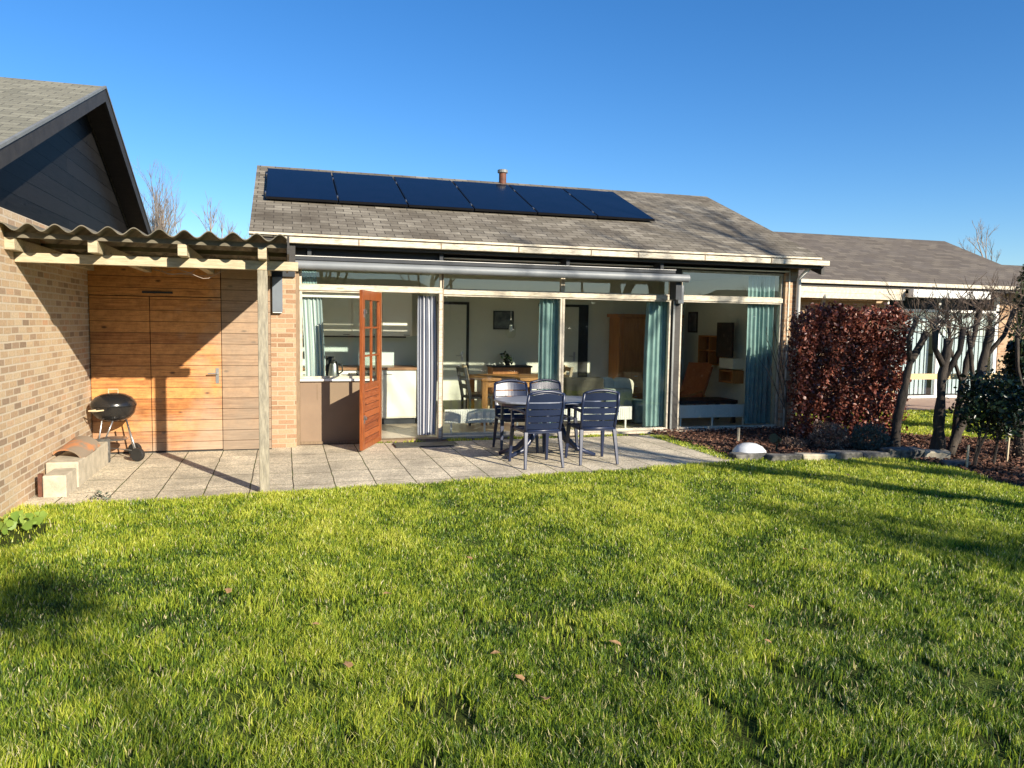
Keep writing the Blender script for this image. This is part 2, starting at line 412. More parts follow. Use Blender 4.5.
M['holly'] = leaf_mat('dark glossy leaf', [(0,(.006,.013,.007)),(.6,(.018,.035,.016)),(1,(.045,.075,.03))], .3, .1)
M['conifer'] = leaf_mat('conifer green', [(0,(.015,.03,.01)),(1,(.06,.10,.03))], .6, .15)
M['lavender'] = leaf_mat('grey green lavender', [(0,(.06,.075,.055)),(1,(.16,.18,.13))], .8, .1)
M['dryshrub'] = leaf_mat('dry brown shrub', [(0,(.12,.07,.05)),(.6,(.24,.16,.11)),(1,(.38,.28,.2))], .9, .1)
M['grass'] = leaf_mat('grass blade', [(0,(.04,.085,.022)),(.3,(.15,.245,.028)),(.6,(.37,.45,.040)),(.93,(.60,.61,.10)),(.955,(.64,.56,.27)),(1,(.74,.66,.42))], .38, .42)
M['weed'] = leaf_mat('weed leaf', [(0,(.16,.26,.04)),(1,(.36,.48,.10))], .5, .3)
M['dryleaf'] = plain('dry fallen leaf', (.40,.24,.11), (.22,.12,.05), 30, .8)
M['dome'] = plain('white plastic dome', (.70,.72,.72), (.60,.62,.62), 4, .35)
M['greenplastic'] = plain('dark green plastic', (.012,.035,.02), (.01,.025,.015), 5, .4)
M['nbblind'] = plain('pale blue blind', (.50,.56,.62), (.36,.43,.50), 4, .7, stretch=(14,14,.2))
M['nbwall'] = plain('rendered plinth', (.36,.25,.18), (.30,.2,.15), 4, .9, .2)
M['rail'] = plain('new sawn rail', (.58,.44,.24), (.5,.36,.18), 6, .7, .1, stretch=(1,5,5))

# striped kitchen curtain
def stripes(name, a, b, freq):
    m, nt, bs = new_mat(name); bs.inputs['Roughness'].default_value = .85
    at = N(nt, 'ShaderNodeAttribute'); at.attribute_name = 'u'
    w = N(nt, 'ShaderNodeMath', operation='MULTIPLY'); L(nt, at.outputs['Fac'], w.inputs[0]); w.inputs[1].default_value = freq
    fr = N(nt, 'ShaderNodeMath', operation='FRACT'); L(nt, w.outputs[0], fr.inputs[0])
    L(nt, ramp(nt, fr.outputs[0], [(0, a), (.56, b)], 'CONSTANT'), bs.inputs['Base Color'])
    return m
M['stripe'] = stripes('striped curtain', (.66,.68,.70), (.085,.10,.15), 7)
M['stripe2'] = stripes('pale striped curtain', (.55,.62,.62), (.30,.38,.40), 7)

# patio slabs (grid rows 0.61, columns 0.41, washed gravel face)
def slab_mat():
    m, nt, b = new_mat('washed concrete slabs'); b.inputs['Roughness'].default_value = .95; b.inputs['Specular IOR Level'].default_value = .2
    v0 = coords(nt, 'floor')
    mp = N(nt, 'ShaderNodeMapping'); mp.inputs['Location'].default_value = (-.085, -.05, 0); L(nt, v0, mp.inputs['Vector'])
    wb = N(nt, 'ShaderNodeTexNoise'); wb.inputs['Scale'].default_value = 3; L(nt, mp.outputs[0], wb.inputs['Vector'])
    ma = N(nt, 'ShaderNodeVectorMath', operation='MULTIPLY_ADD'); L(nt, wb.outputs['Color'], ma.inputs[0]); ma.inputs[1].default_value = (.02,.025,0); L(nt, mp.outputs[0], ma.inputs[2])
    # columns run away from the house: swap so that rows of the texture are the columns
    sp = N(nt, 'ShaderNodeSeparateXYZ'); L(nt, ma.outputs[0], sp.inputs[0])
    cb = N(nt, 'ShaderNodeCombineXYZ'); L(nt, sp.outputs[1], cb.inputs[0]); L(nt, sp.outputs[0], cb.inputs[1])
    t = N(nt, 'ShaderNodeTexBrick'); L(nt, cb.outputs[0], t.inputs['Vector']); t.offset = .12; t.offset_frequency = 3
    t.inputs['Color1'].default_value = (0,0,0,1); t.inputs['Color2'].default_value = (1,1,1,1); t.inputs['Mortar'].default_value = (.5,.5,.5,1)
    t.inputs['Scale'].default_value = 1; t.inputs['Mortar Size'].default_value = .0065; t.inputs['Mortar Smooth'].default_value = .3
    t.inputs['Brick Width'].default_value = .61; t.inputs['Row Height'].default_value = .409
    base = ramp(nt, t.outputs['Color'], [(0,(.58,.51,.385)),(.5,(.65,.575,.435)),(1,(.71,.63,.48))])
    vo = N(nt, 'ShaderNodeTexVoronoi'); vo.inputs['Scale'].default_value = 85; L(nt, v0, vo.inputs['Vector'])
    sx = N(nt, 'ShaderNodeSeparateColor'); L(nt, vo.outputs['Color'], sx.inputs[0])
    peb = ramp(nt, sx.outputs[0], [(0,(.45,.42,.38)),(.5,(1.0,1.0,1.0)),(1,(1.45,1.42,1.35))])
    c = mix(nt, .8, base, peb, 'MULTIPLY')
    st = ramp(nt, noise(nt, v0, 1.6, 6, .7), [(.40,(0,0,0)),(.68,(.8,.8,.8))])
    c = mix(nt, st, c, (.27,.24,.185))
    # joints: dark soil with moss here and there
    moss = ramp(nt, noise(nt, v0, 4, 3), [(.45,(.09,.075,.05)),(.6,(.10,.12,.035))])
    c = mix(nt, t.outputs['Fac'], c, moss)
    L(nt, c, b.inputs['Base Color'])
    inv = N(nt, 'ShaderNodeMath', operation='SUBTRACT'); inv.inputs[0].default_value = 1; L(nt, t.outputs['Fac'], inv.inputs[1])
    d = N(nt, 'ShaderNodeMath', operation='MULTIPLY_ADD'); L(nt, vo.outputs['Distance'], d.inputs[0]); d.inputs[1].default_value = -.5; L(nt, inv.outputs[0], d.inputs[2])
    bump(nt, b, d.outputs[0], .7, .012)
    return m
M['slab'] = slab_mat()

def pv_mat():
    m, nt, b = new_mat('solar cells'); b.inputs['Roughness'].default_value = .12; b.inputs['Specular IOR Level'].default_value = .07
    v = coords(nt, 'roof')
    t = N(nt, 'ShaderNodeTexBrick'); L(nt, v, t.inputs['Vector']); t.offset = 0
    t.inputs['Color1'].default_value = (.003,.006,.016,1); t.inputs['Color2'].default_value = (.004,.007,.019,1); t.inputs['Mortar'].default_value = (.005,.009,.02,1)
    t.inputs['Scale'].default_value = 1; t.inputs['Mortar Size'].default_value = .0015; t.inputs['Brick Width'].default_value = .165; t.inputs['Row Height'].default_value = .165
    L(nt, t.outputs['Color'], b.inputs['Base Color'])
    return m
M['pv'] = pv_mat()

def ground_mat(name, a, b_, c_):
    m, nt, b = new_mat(name); b.inputs['Roughness'].default_value = 1; b.inputs['Specular IOR Level'].default_value = .1
    v = coords(nt, 'floor')
    c = ramp(nt, noise(nt, v, 3, 6, .7), [(.35,a),(.6,b_)])
    c = mix(nt, ramp(nt, noise(nt, v, 60, 4, .7), [(.4,(0,0,0)),(.65,(1,1,1))]), c, c_)
    L(nt, c, b.inputs['Base Color']); bump(nt, b, noise(nt, v, 50, 4, .7), 1, .02)
    return m
M['lawnbase'] = ground_mat('lawn ground', (.045,.065,.012), (.075,.10,.018), (.035,.04,.012))
M['fargreen'] = ground_mat('meadow', (.09,.13,.02), (.13,.17,.03), (.06,.085,.015))

# ------------------------------------------------------------------ ground
MB().box(-200,-200,-.6, 200,260,-.012).build('ground', M['fargreen'], kind='structure')
# lawn sheet, gently uneven
def lawn_z(x, y):
    return .012*np.sin(x*1.7+y*.6)*np.sin(y*1.3+.7) + .008*np.sin(3.1*x-2.2*y)
xs = np.linspace(-2.6, 13, 79); ys = np.linspace(-6, 8.45, 74)
gx, gy = np.meshgrid(xs, ys); gz = lawn_z(gx, gy)*np.clip((7.4-gy)/1.0, 0, 1) - .004
V = np.stack([gx.ravel(), gy.ravel(), gz.ravel()], 1)
nx = len(xs); Q = [(j*nx+i, j*nx+i+1, (j+1)*nx+i+1, (j+1)*nx+i) for j in range(len(ys)-1) for i in range(nx-1)]
o = np_mesh('lawn', V, Q, M['lawnbase']); tag(o, kind='structure')

PATIO = [(-2.229,7.42),(-1.9,7.5),(-.3,7.56),(.4,7.64),(1.3,7.70),(2.4,7.82),(3.7,7.97),(4.6,8.05),(5.42,8.2),(5.42,10.45),(.3,10.45),(-2.229,10.5)]
def front_y(x):
    px = [p[0] for p in PATIO[:9]]; py = [p[1] for p in PATIO[:9]]
    return np.interp(x, px, py)
MB().prism(PATIO, 'z', -.05, .004).build('patio', M['slab'], kind='structure')
MB().box(-.16,10.2,-.1, 5.42,11.0,-.001).build('gravel_strip', M['soil'], kind='structure')

# flower bed
BED = [(5.43,8.42),(6.2,8.12),(7.6,8.0),(7.72,7.2),(7.45,6.3),(7.9,5.2),(8.8,4.5),(11,4.2),(12.5,5.5),(11.5,8.2),(9.6,9.5),(8.9,10.0),(8.3,10.9),(5.43,10.80)]
MB().prism(BED, 'z', -.05, .009).build('flower_bed', M['soil'], kind='structure')
def in_poly(x, y, poly):
    r = np.zeros(x.shape, bool); n = len(poly)
    for i in range(n):
        x0, y0 = poly[i]; x1, y1 = poly[(i+1) % n]
        c = ((y0 > y) != (y1 > y)) & (x < (x1-x0)*(y-y0)/(y1-y0+1e-12)+x0)
        r ^= c
    return r
mx = rng.uniform(5.4, 12.5, 42000); my = rng.uniform(4.2, 10.8, 42000)
k = in_poly(mx, my, BED); mx, my = mx[k], my[k]
pts = np.stack([mx, my, rng.uniform(.01, .045, len(mx))], 1)
V, Qd = leaves(pts, .045, .45, flat=.75, seed=3)
t = rng.uniform(0,1,len(pts)); o = np_mesh('bark_mulch', V, Qd, M['mulch'], None, np.concatenate([t,t]))
tag(o, 'reddish brown bark mulch covering the flower bed', 'mulch', kind='stuff')

# ------------------------------------------------------------------ grass (uncountable: one object of blades)
def vnoise(x, y, cell, seed):
    g = np.random.default_rng(seed).uniform(-1, 1, (256, 256))
    u = (x+40)/cell; v = (y+40)/cell
    i = np.floor(u).astype(int); j = np.floor(v).astype(int); fu = u-i; fv = v-j
    fu = fu*fu*(3-2*fu); fv = fv*fv*(3-2*fv)
    a_ = g[i%256, j%256]; b_ = g[(i+1)%256, j%256]; c_ = g[i%256, (j+1)%256]; d_ = g[(i+1)%256, (j+1)%256]
    return (a_*(1-fu)+b_*fu)*(1-fv)+(c_*(1-fu)+d_*fu)*fv
def grass_patch(n, x0, x1, y0, y1, keep, hscale, wscale, seed):
    r = np.random.default_rng(seed)
    x = r.uniform(x0, x1, n); y = r.uniform(y0, y1, n)
    k = keep(x, y, r); x, y = x[k], y[k]; n = len(x)
    cl = vnoise(x, y, .30, 5)*.9 + vnoise(x, y, .13, 6)*.9 + vnoise(x, y, .055, 7)*.5
    lowf = vnoise(x, y, 1.3, 8)+.6*vnoise(x, y, .6, 9)
    h = hscale*(.50+.20*cl+.13*lowf+r.uniform(-.25,.32,n)+.20*np.clip((4.8-y)/2,0,1)); h = np.clip(h, .012, .15)
    dist = np.hypot(x, y)
    w = wscale*(.0010+.00042*dist)*r.uniform(.6,1.3,n)
    a = r.uniform(0, 2*np.pi, n); la = 3*vnoise(x, y, .25, 12)+r.normal(0,1.7,n)
    lean = r.uniform(.05,.62,n)*h
    dx, dy = np.cos(la)*lean, np.sin(la)*lean
    wx, wy = np.cos(a)*w, np.sin(a)*w
    z = lawn_z(x, y)*np.clip((7.4-y), 0, 1)
    b = np.stack([x, y, z-.005], 1)
    W = np.stack([wx, wy, np.zeros(n)], 1)
    m1 = b + np.stack([dx*.28, dy*.28, h*.55], 1); tp = b + np.stack([dx, dy, h*(1-.25*np.abs(lean/h))], 1)
    V = np.stack([b-W, b+W, m1+W*.8, m1-W*.8, tp+W*.12, tp-W*.12], 1).reshape(-1,3)
    i = np.arange(n)[:,None]*6
    Q = np.concatenate([i+np.array([[0,1,2,3]]), i+np.array([[3,2,4,5]])], 0)
    t = np.clip(.47+.21*cl+.13*lowf+.15*np.clip((y-5.2)/2,-1,1)+r.normal(0,.20,n), 0, .92)
    straw = r.uniform(0,1,n) < .035+.05*np.clip((5-y)/2,0,1); t[straw] = r.uniform(.94,1,straw.sum())
    t[r.uniform(0,1,n) < .05] *= .3
    return V, Q, t
def keep_lawn(x, y, r):
    k = (y < front_y(x)+r.normal(0,.02,len(x))+.0) & (x > -2.2)
    k &= ~in_poly(x, y, BED) & ((x < 5.43) | (y < 8.35))
    k &= ~((x < -1.75) & (y < 6.9) & (y > 6.2) & (r.uniform(0,1,len(x)) < .9))
    d = np.hypot(x, y)
    gap = vnoise(x, y, .22, 21)+.7*vnoise(x, y, .09, 22)
    near = np.clip((5.6-y)/2.2, 0, 1)
    k &= r.uniform(0,1,len(x)) > np.clip((gap-.15)*1.8, 0, .93)*(.35+.65*near)
    k &= r.uniform(0,1,len(x)) < np.clip((2.6/np.maximum(d,.1))**1.15, 0, 1)
    k &= (d > 2.0)
    # wedge the lens and its neighbours could see
    k &= (x < 1.2+y*1.45) & (x > -1.6-y*.6)
    return k
parts = [grass_patch(2700000, -2.3, 9.5, 1.3, 8.5, keep_lawn, .066, 1.0, 1)]
def keep_far(x, y, r):
    return (in_poly(x, y, [(8.9,10.2),(9.9,9.4),(11.7,8.3),(17,8.5),(17,12.6),(9,12.6)]))
parts.append(grass_patch(90000, 8.5, 17, 8.3, 12.7, keep_far, .07, 1.4, 2))
def keep_tuft(x, y, r):   # self-seeded grass in the joints along the plinth and the patio's end
    return (r.uniform(0,1,len(x)) < .35+.5*np.sin(x*9)*np.sin(x*3.1+1))
parts.append(grass_patch(4200, 2.2, 5.3, 10.44, 10.6, keep_tuft, .05, 1.2, 4))
parts.append(grass_patch(5200, 5.25, 5.6, 8.3, 10.4, keep_tuft, .06, 1.2, 5))
parts.append(grass_patch(2600, -1.9, 5.4, 10.44, 10.52, lambda x,y,r: keep_tuft(x,y,r)&(x>1.2)&(x<1.9), .06, 1.2, 6))
off = 0; Vs = []; Qs = []; Ts = []
for V, Qd, t in parts:
    n = len(t); Vs.append(V); Qs.append(Qd+off); Ts.append(np.concatenate([t,t])); off += len(V)
o = np_mesh('grass', np.concatenate(Vs), np.concatenate(Qs), M['grass'], None, np.concatenate(Ts))
tag(o, 'sunlit uneven green lawn grass in front of the patio', 'grass', kind='stuff')

# fallen leaves
def fallen(x, y, s, rz, label):
    s *= .78
    m_ = MB(); rr = random.Random(int(x*977+y*131)); n = 9; pts = []
    for i in range(n):
        a = 2*math.pi*i/n; k = s*(1 if i % 2 == 0 else .72)*rr.uniform(.85,1.1)
        pts.append((math.cos(a)*k*.62, math.sin(a)*k, .02*math.cos(2*a)*s*12*.5))
    vs = [(0,0,.0)] + pts
    vs2 = [(a,b,c+.0015) for a,b,c in vs]
    fs = [(0,i+1,(i+1)%n+1) for i in range(n)] + [(n+1+0, n+1+(i+1)%n+1, n+1+i+1) for i in range(n)] + [(i+1, n+2+i, n+2+(i+1)%n, (i+1)%n+1) for i in range(n)]
    m_.add(vs+vs2, fs); m_.xform(Matrix.Rotation(rr.uniform(.1,.5), 4, 'X'))
    o = m_.build('fallen_leaf', M['dryleaf']); o.location = (x, y, .062); o.rotation_euler = (0,0,rz)
    tag(o, label, 'leaf', 'dry leaves lying on the lawn')
fallen(.272,3.52,.045,.4,'curled brown leaf farthest left among the larger leaves low on the lawn')
fallen(1.587,3.43,.05,1.3,'largest dry brown leaf, on the grass right of the lawn centre')
fallen(.571,4.42,.045,2.2,'brown leaf on the grass halfway between patio and the front')
fallen(1.008,3.19,.04,.9,'small pale brown leaf on the lawn, upper of a close pair near the front')
fallen(1.06,2.98,.05,2.8,'darker brown leaf on the lawn, lower of a close pair near the front')
fallen(-.329,4.70,.045,.2,'lone brown leaf on the left part of the lawn')
fallen(.975,3.47,.04,1.9,'small brown leaf just above a close pair of leaves mid lawn')
fallen(1.198,4.97,.035,.6,'tiny brown leaf on the lawn farthest from the camera, toward the table')

fallen(2.55,3.7,.032,.3,'small tan leaf on the right half of the lawn, upper of two')
fallen(2.35,3.25,.030,1.1,'small tan leaf on the right half of the lawn, lower of two')
fallen(3.6,4.6,.035,2.0,'tan leaf on the grass toward the right edge')
fallen(.15,4.05,.03,1.6,'tiny tan leaf left of the lawn centre')
fallen(5.9,6.9,.05,.5,'pale leaf on the lawn beside the flower bed corner')

# ------------------------------------------------------------------ left neighbour: brick house with dark gable
XW = -2.229
lh = thing('brick_house', 'brick house with dark clad gable end standing along the left edge of the lawn', 'house', (XW,10.2,0))
def zr(y): return 4.285 - (.40*(10.2-y) if y < 10.2 else .44*(y-10.2))
MB().prism([(4.75,-.1),(14.7,-.1),(14.7,zr(14.7)-.03),(13.9,2.55),(6.1,2.55),(4.75,zr(4.75)-.03)], 'x', XW-7, XW).build('wall', M['brick_left'], lh)
g = MB(); g.prism([(6.05,2.552),(13.95,2.552),(10.2,zr(10.2)-.06)], 'x', XW-6.9, XW-.03)
g.build('gable_cladding', M['blackclad'], lh)
XO = -1.985
rf = MB()
for s in (-1, 1):
    y1 = 10.2+s*5.5
    rf.prism([(10.2,zr(10.2)),(y1,zr(y1)),(y1,zr(y1)+.07),(10.2,zr(10.2)+.07)][::s], 'x', XW-8, XO-.03)
roof_l = rf.build('roof', M['shingle_green'], lh)
for s in (-1, 1):
    y1 = 10.2+s*5.5
    MB().prism([(10.2,zr(10.2)+.05),(y1,zr(y1)+.05),(y1,zr(y1)-.10),(10.2,zr(10.2)-.10)][::-s], 'x', XO-.03, XO).build('bargeboard', M['bargeboard'], lh)
    MB().prism([(10.2,zr(10.2)+.052),(y1,zr(y1)+.052),(y1,zr(y1)+.080),(10.2,zr(10.2)+.080)][::s], 'x', XO-.015, XO+.012).build('verge_trim', M['zinc'], lh)
    MB().prism([(10.2,zr(10.2)-.035),(y1,zr(y1)-.035),(y1,zr(y1)-.02),(10.2,zr(10.2)-.02)][::s], 'x', XW-.02, XO-.035).build('soffit', M['darkwood'], lh)

# ------------------------------------------------------------------ shed between the houses
SY = 10.2
sh = thing('storage_shed', 'timber clad storage shed with double doors under the corrugated canopy', 'shed', (-1.2,SY,0))
MB().box(XW+.002,SY+.04,-.05, -.17,13.2,2.355).build('wall', M['darkwood'], sh)
MB().box(-.745,SY,.02, -.166,SY+.04,2.355).build('side_panel', M['cedar_grey'], sh)
MB().box(XW+.002,SY+.002,1.93, -.755,SY+.04,2.355).build('top_panel', M['cedar'], sh)
MB().box(XW+.002,SY+.02,-.05, -.175,SY+.05,.02).build('threshold', M['darkwood'], sh)
d1 = MB().box(XW+.01,SY,.03, -1.566,SY+.038,1.92).build('door', M['cedar'], sh)
d2 = MB().box(-1.558,SY,.03, -.753,SY+.038,1.92).build('door', M['cedar'], sh)
h = MB().box(-.822,SY-.006,.86, -.785,SY-.0005,1.05).tube([(-.80,SY-.005,.985),(-.80,SY-.05,.985),(-.91,SY-.055,.985)], .008, 8)
h.build('handle', M['steel'], d2)
MB().box(-1.64,SY-.012,1.96, -1.3,SY,1.985).build('door_rail', M['darkgrey'], sh)

# ------------------------------------------------------------------ corrugated canopy
cn = thing('canopy', 'lean-to canopy of mossy corrugated sheet on a single grey timber post', 'canopy', (-.19,7.666,0))
MB().box(-.237,7.62,0, -.146,7.71,2.122).build('post', M['oldwood'], cn, bevel=.006)
MB().box(XW+.001,7.625,2.124, .133,7.705,2.208).build('beam', M['beam'], cn, bevel=.004)
for x in (-2.19,-1.567,-.857,-.185):
    MB().box(x-.038,7.38,2.21, x+.038,10.19,2.312).build('rafter', M['beam'], cn, bevel=.004)
c = MB(); n = 260; prof = []
for i in range(n+1):
    x = -2.31+(2.34)*i/n; prof.append((x, 2.389+.030*math.cos((x+2.21)*2*math.pi/.1985)))
for (ya, yb) in ((7.24, 10.9),):
    vs = []; fs = []
    for y in (ya, yb):
        for th in (0, .009):
            for x, z in prof: vs.append((x, y, z+th-.004))
    m_ = n+1
    for i in range(n):
        fs += [(i, i+1, 2*m_+i+1, 2*m_+i)[::-1], (m_+i, m_+i+1, 3*m_+i+1, 3*m_+i), (i, i+1, m_+i+1, m_+i), (2*m_+i, 2*m_+i+1, 3*m_+i+1, 3*m_+i)[::-1]]
    fs += [(0, m_, 3*m_, 2*m_), (n, 2*m_+n, 3*m_+n, m_+n)]
    c.add(vs, fs)
c.build('corrugated_sheet', M['corr'], cn, smooth='auto')
MB().box(.032,7.26,2.25, .052,10.15,2.412).build('end_board', M['darkwood'], cn)
for y in (7.40,8.4,9.4,10.13):
    MB().box(XW+.001,y,2.313, .03,y+.045,2.356).build('batten', M['corr'], cn)
# bare climbing stems hanging under the beam
rr = random.Random(5); cl = MB()
for i in range(7):
    x0 = rr.uniform(-2.0,-1.0); x1 = rr.uniform(-.75,-.2); dz = rr.uniform(.05,.22); y = rr.uniform(7.75,7.95)
    pts = [(x0+(x1-x0)*t, y+.03*math.sin(9*t+i), 2.25-dz*4*t*(1-t)+.012*math.sin(17*t+i)) for t in [k/14 for k in range(15)]]
    cl.tube(pts, .0032, 4)
tag(cl.build('climber', M['twigpale']), 'thin bare climber stems sagging beneath the canopy beam', 'climber')

# ------------------------------------------------------------------ the bungalow
FY = 10.85      # living room glazing
KY = 10.58      # kitchen bay stands a little proud
bg = thing('bungalow', 'low brick bungalow with glazed garden front and solar panels on its roof', 'house', (4,FY,0))
GY = 10.35
RG = 13.94
def rz_(y): return 2.778+.4174*(y-GY) if y <= RG else 2.778+.4174*(RG-GY)-.4174*(y-RG)
RX0, RX1 = -.416, 8.185
r_ = MB()
ye = 17.5
r_.prism([(10.33,rz_(10.33)),(RG,rz_(RG)),(ye,rz_(ye)),(ye,rz_(ye)-.05),(RG,rz_(RG)-.06),(10.33,rz_(10.33)-.05)][::-1], 'x', RX0, RX1)
roof = r_.build('roof', M['shingle'], bg)
MB().box(RX0,10.30,2.742, RX1-.05,10.328,2.768).build('eave_strip', M['cream_worn'], roof)
gt = MB().box(RX0+.35,10.255,2.644, 8.25,10.36,2.719)
gt.build('gutter', M['cream_worn'], bg, bevel=.004)
for x in (.94,2.03,3.12,4.2,4.94,6.03,7.18):
    MB().box(x,10.247,2.638,x+.012,10.2545,2.725).build('gutter_joint', M['tan'], bg)
MB().prism([(10.37,2.64),(10.37,2.51),(10.40,2.51),(10.75,2.64)], 'x', 8.19, 8.245).build('eave_end', M['darkwood'], bg)
MB().box(RX0+.02,10.365,2.60, 8.18,10.39,2.705).build('fascia', M['darkwood'], bg)
MB().box(RX0+.02,10.392,2.615, 8.18,FY+.1,2.64).build('soffit', M['darkwood'], bg)
MB().box(.15,KY-.05,2.50, 2.13,KY+.1,2.613).build('lintel', M['darkwood'], bg)
MB().box(2.131,FY-.05,2.50, 5.90,FY+.1,2.613).build('lintel', M['darkwood'], bg)
MB().box(5.901,FY-.04,2.54, 7.84,FY+.1,2.613).build('lintel', M['darkwood'], bg)
# brick piers and outer walls
MB().box(-.163,10.33,-.02, .146,10.75,2.613).build('wall', M['brick_dark'], bg)
MB().box(7.845,FY-.06,-.02, 8.08,17.0,2.613).build('wall', M['brick_dark'], bg)
MB().box(-.163,10.31,2.30, .146,10.329,2.61).build('pier_board', M['darkwood'], bg)
MB().box(-.160,10.752,-.02, .05,17.0,2.613).build('wall', M['brick_dark'], bg)
MB().box(-.16,17.002,-.02, 8.08,17.1,2.2).build('wall', M['brick_dark'], bg)
for x in (-.16, 7.96):
    MB().prism([(10.9,2.642),(16.9,2.642),(16.9,rz_(16.9)-.06),(RG,rz_(RG)-.07),(10.9,rz_(10.9)-.06)], 'x', x, x+.12).build('gable_wall', M['brick_dark'], bg)
MB().box(7.895,FY-.075,.0, 7.92,FY-.061,2.61).build('trim_strip', M['cream'], bg)
MB().box(.151,KY-.0,-.05, 2.12,KY+.1,-.022).build('plinth', M['concrete'], bg)
MB().box(2.13,FY-.05,-.05, 7.84,FY+.1,.018).build('plinth', M['concrete'], bg)
# downpipes
MB().tube([(8.05,FY-.12,0),(8.05,FY-.12,2.45),(8.05,10.42,2.66)], .036, 12).build('downpipe', M['white'], bg, smooth=True)
MB().tube([(-.180,10.25,0),(-.180,10.25,2.3)], .017, 10).build('downpipe', M['black'], bg, smooth=True, label='thin black downpipe beside the brick pier')

PANE_T = .006
def window(x0, x1, z0, z1, fw=.034, mat=M['cream'], y=FY, depth=.07, label=None, sill=True, fb=None, ft=None):
    fb = fb or fw; ft = ft or fw
    f = MB()
    f.box(x0,y,z0+fb, x0+fw,y+depth,z1-ft).box(x1-fw,y,z0+fb, x1,y+depth,z1-ft)
    f.box(x0,y-.003,z0, x1,y+depth,z0+fb).box(x0,y-.003,z1-ft, x1,y+depth,z1)
    w = f.build('window', mat, bg, bevel=.003, label=label)
    MB().box(x0+fw-.004,y+.03,z0+fb-.004, x1-fw+.004,y+.03+PANE_T,z1-ft+.004).build('pane', M['glass'], w)
    return w
# big panes
window(2.135,4.005,.02,2.060, fb=.035, ft=.02)
window(4.010,5.82,.02,2.060, fb=.035, ft=.02)
window(5.975,7.84,.02,2.060, fb=.035, ft=.02)
# kitchen window above brown panel
kw = window(.198,1.235,.885,2.060, fb=.03, ft=.02, fw=.035, y=KY)
MB().box(.198,KY-.05,.853, 1.24,KY+.06,.883).build('sill', M['white'], kw)
# transom bars and transoms
MB().box(.19,KY-.025,2.062, 2.12,KY+.075,2.132).build('transom_bar', M['cream_worn'], bg, bevel=.004)
MB().box(2.125,FY-.025,2.062, 5.825,FY+.075,2.135).build('transom_bar', M['cream_worn'], bg, bevel=.004)
MB().box(5.97,FY-.025,2.062, 7.84,FY+.075,2.135).build('transom_bar', M['cream_worn'], bg, bevel=.004)
window(.198,2.115,2.134,2.498, fw=.03, ft=.03, fb=.012, y=KY)
for a, b in ((2.135,4.005),(4.010,5.82)):
    window(a,b,2.137,2.498, fw=.03, ft=.03, fb=.012)
window(5.975,7.84,2.137,2.538, fw=.03, ft=.03, fb=.012)
MB().box(.149,KY-.06,-.02, .195,KY+.08,2.499).build('jamb', M['tan'], bg)
MB().box(5.828,FY-.03,.019, 5.968,FY+.09,2.539).build('post', M['darkwood'], bg)
MB().box(5.832,FY-.045,.019, 5.862,FY-.031,2.05).build('trim_strip', M['zinc'], bg)
MB().box(2.122,KY-.02,-.02, 2.134,FY-.003,2.499).build('bay_cheek', M['tan'], bg)
# panel under kitchen window
MB().box(.198,KY+.0,-.015, 1.235,KY+.05,.850).build('brown_panel', M['brown'], bg)
MB().box(.198,KY-.02,-.02, 1.235,KY-.001,.035).build('panel_trim', M['tan'], bg)
MB().box(.42,KY-.006,.60,.427,KY-.001,.81).build('panel_handle', M['tan'], bg)
# door frame
MB().box(1.24,KY-.02,.0, 1.28,KY+.08,2.060).build('door_frame', M['tan'], bg)
MB().box(2.075,KY-.02,.0,2.12,KY+.08,2.060).build('door_frame', M['cream_worn'], bg)
MB().box(1.245,KY-.06,-.02, 2.115,KY+.1,.035).build('door_sill', M['tan'], bg)

# door leaf: local u along leaf from the hinge, n = visible face
hinge = Vector((1.235,KY-.03,0)); dirv = Vector((-.375,-.927,0)).normalized(); nrm = Vector((dirv.y*-1, dirv.x, 0))
DM = Matrix(((dirv.x, nrm.x, 0, hinge.x),(dirv.y, nrm.y, 0, hinge.y),(0,0,1,0),(0,0,0,1)))
def dbox(m_, u0, n0, z0, u1, n1, z1):
    i = len(m_.v); m_.box(u0,n0,z0,u1,n1,z1); m_.xform(DM, i); return m_
WD = .89
lf = MB()
dbox(lf,0,0,.03,.10,.042,2.05); dbox(lf,WD-.10,0,.03,WD,.042,2.05)
dbox(lf,.1,0,1.93,WD-.1,.042,2.05); dbox(lf,.1,0,.80,WD-.1,.042,.87); dbox(lf,.1,0,.03,WD-.1,.042,.10)
door = lf.build('door', M['door_wood'], bg, bevel=.003, label='orange varnished glazed garden door standing open')
p_ = MB(); dbox(p_,.1,.008,.10,WD-.1,.034,.80); p_.build('door_panel', M['door_plank'], door)
mu = MB(); dbox(mu,WD/2-.014,.006,.87,WD/2+.014,.036,1.93)
for z in (1.22,1.58): dbox(mu,.1,.007,z-.012,WD/2-.014,.035,z+.012); dbox(mu,WD/2+.014,.007,z-.012,WD-.1,.035,z+.012)
mu.build('glazing_bar', M['door_wood'], door)
gp = MB(); dbox(gp,.098,.018,.868,WD-.098,.023,1.932); gp.build('pane', M['doorglass'], door)
for z in (.42,1.76):
    b_ = MB(); dbox(b_,WD-.075,.042,z-.05,WD-.045,.052,z+.05); dbox(b_,WD-.13,.05,z+.005,WD-.02,.062,z+.02)
    i = len(b_.v); b_.tube([(WD-.06,.045,z),(WD-.06,.075,z),(WD-.015,.08,z+.04)], .007, 8); b_.xform(DM, i)
    b_.build('bolt', M['steel'], door)

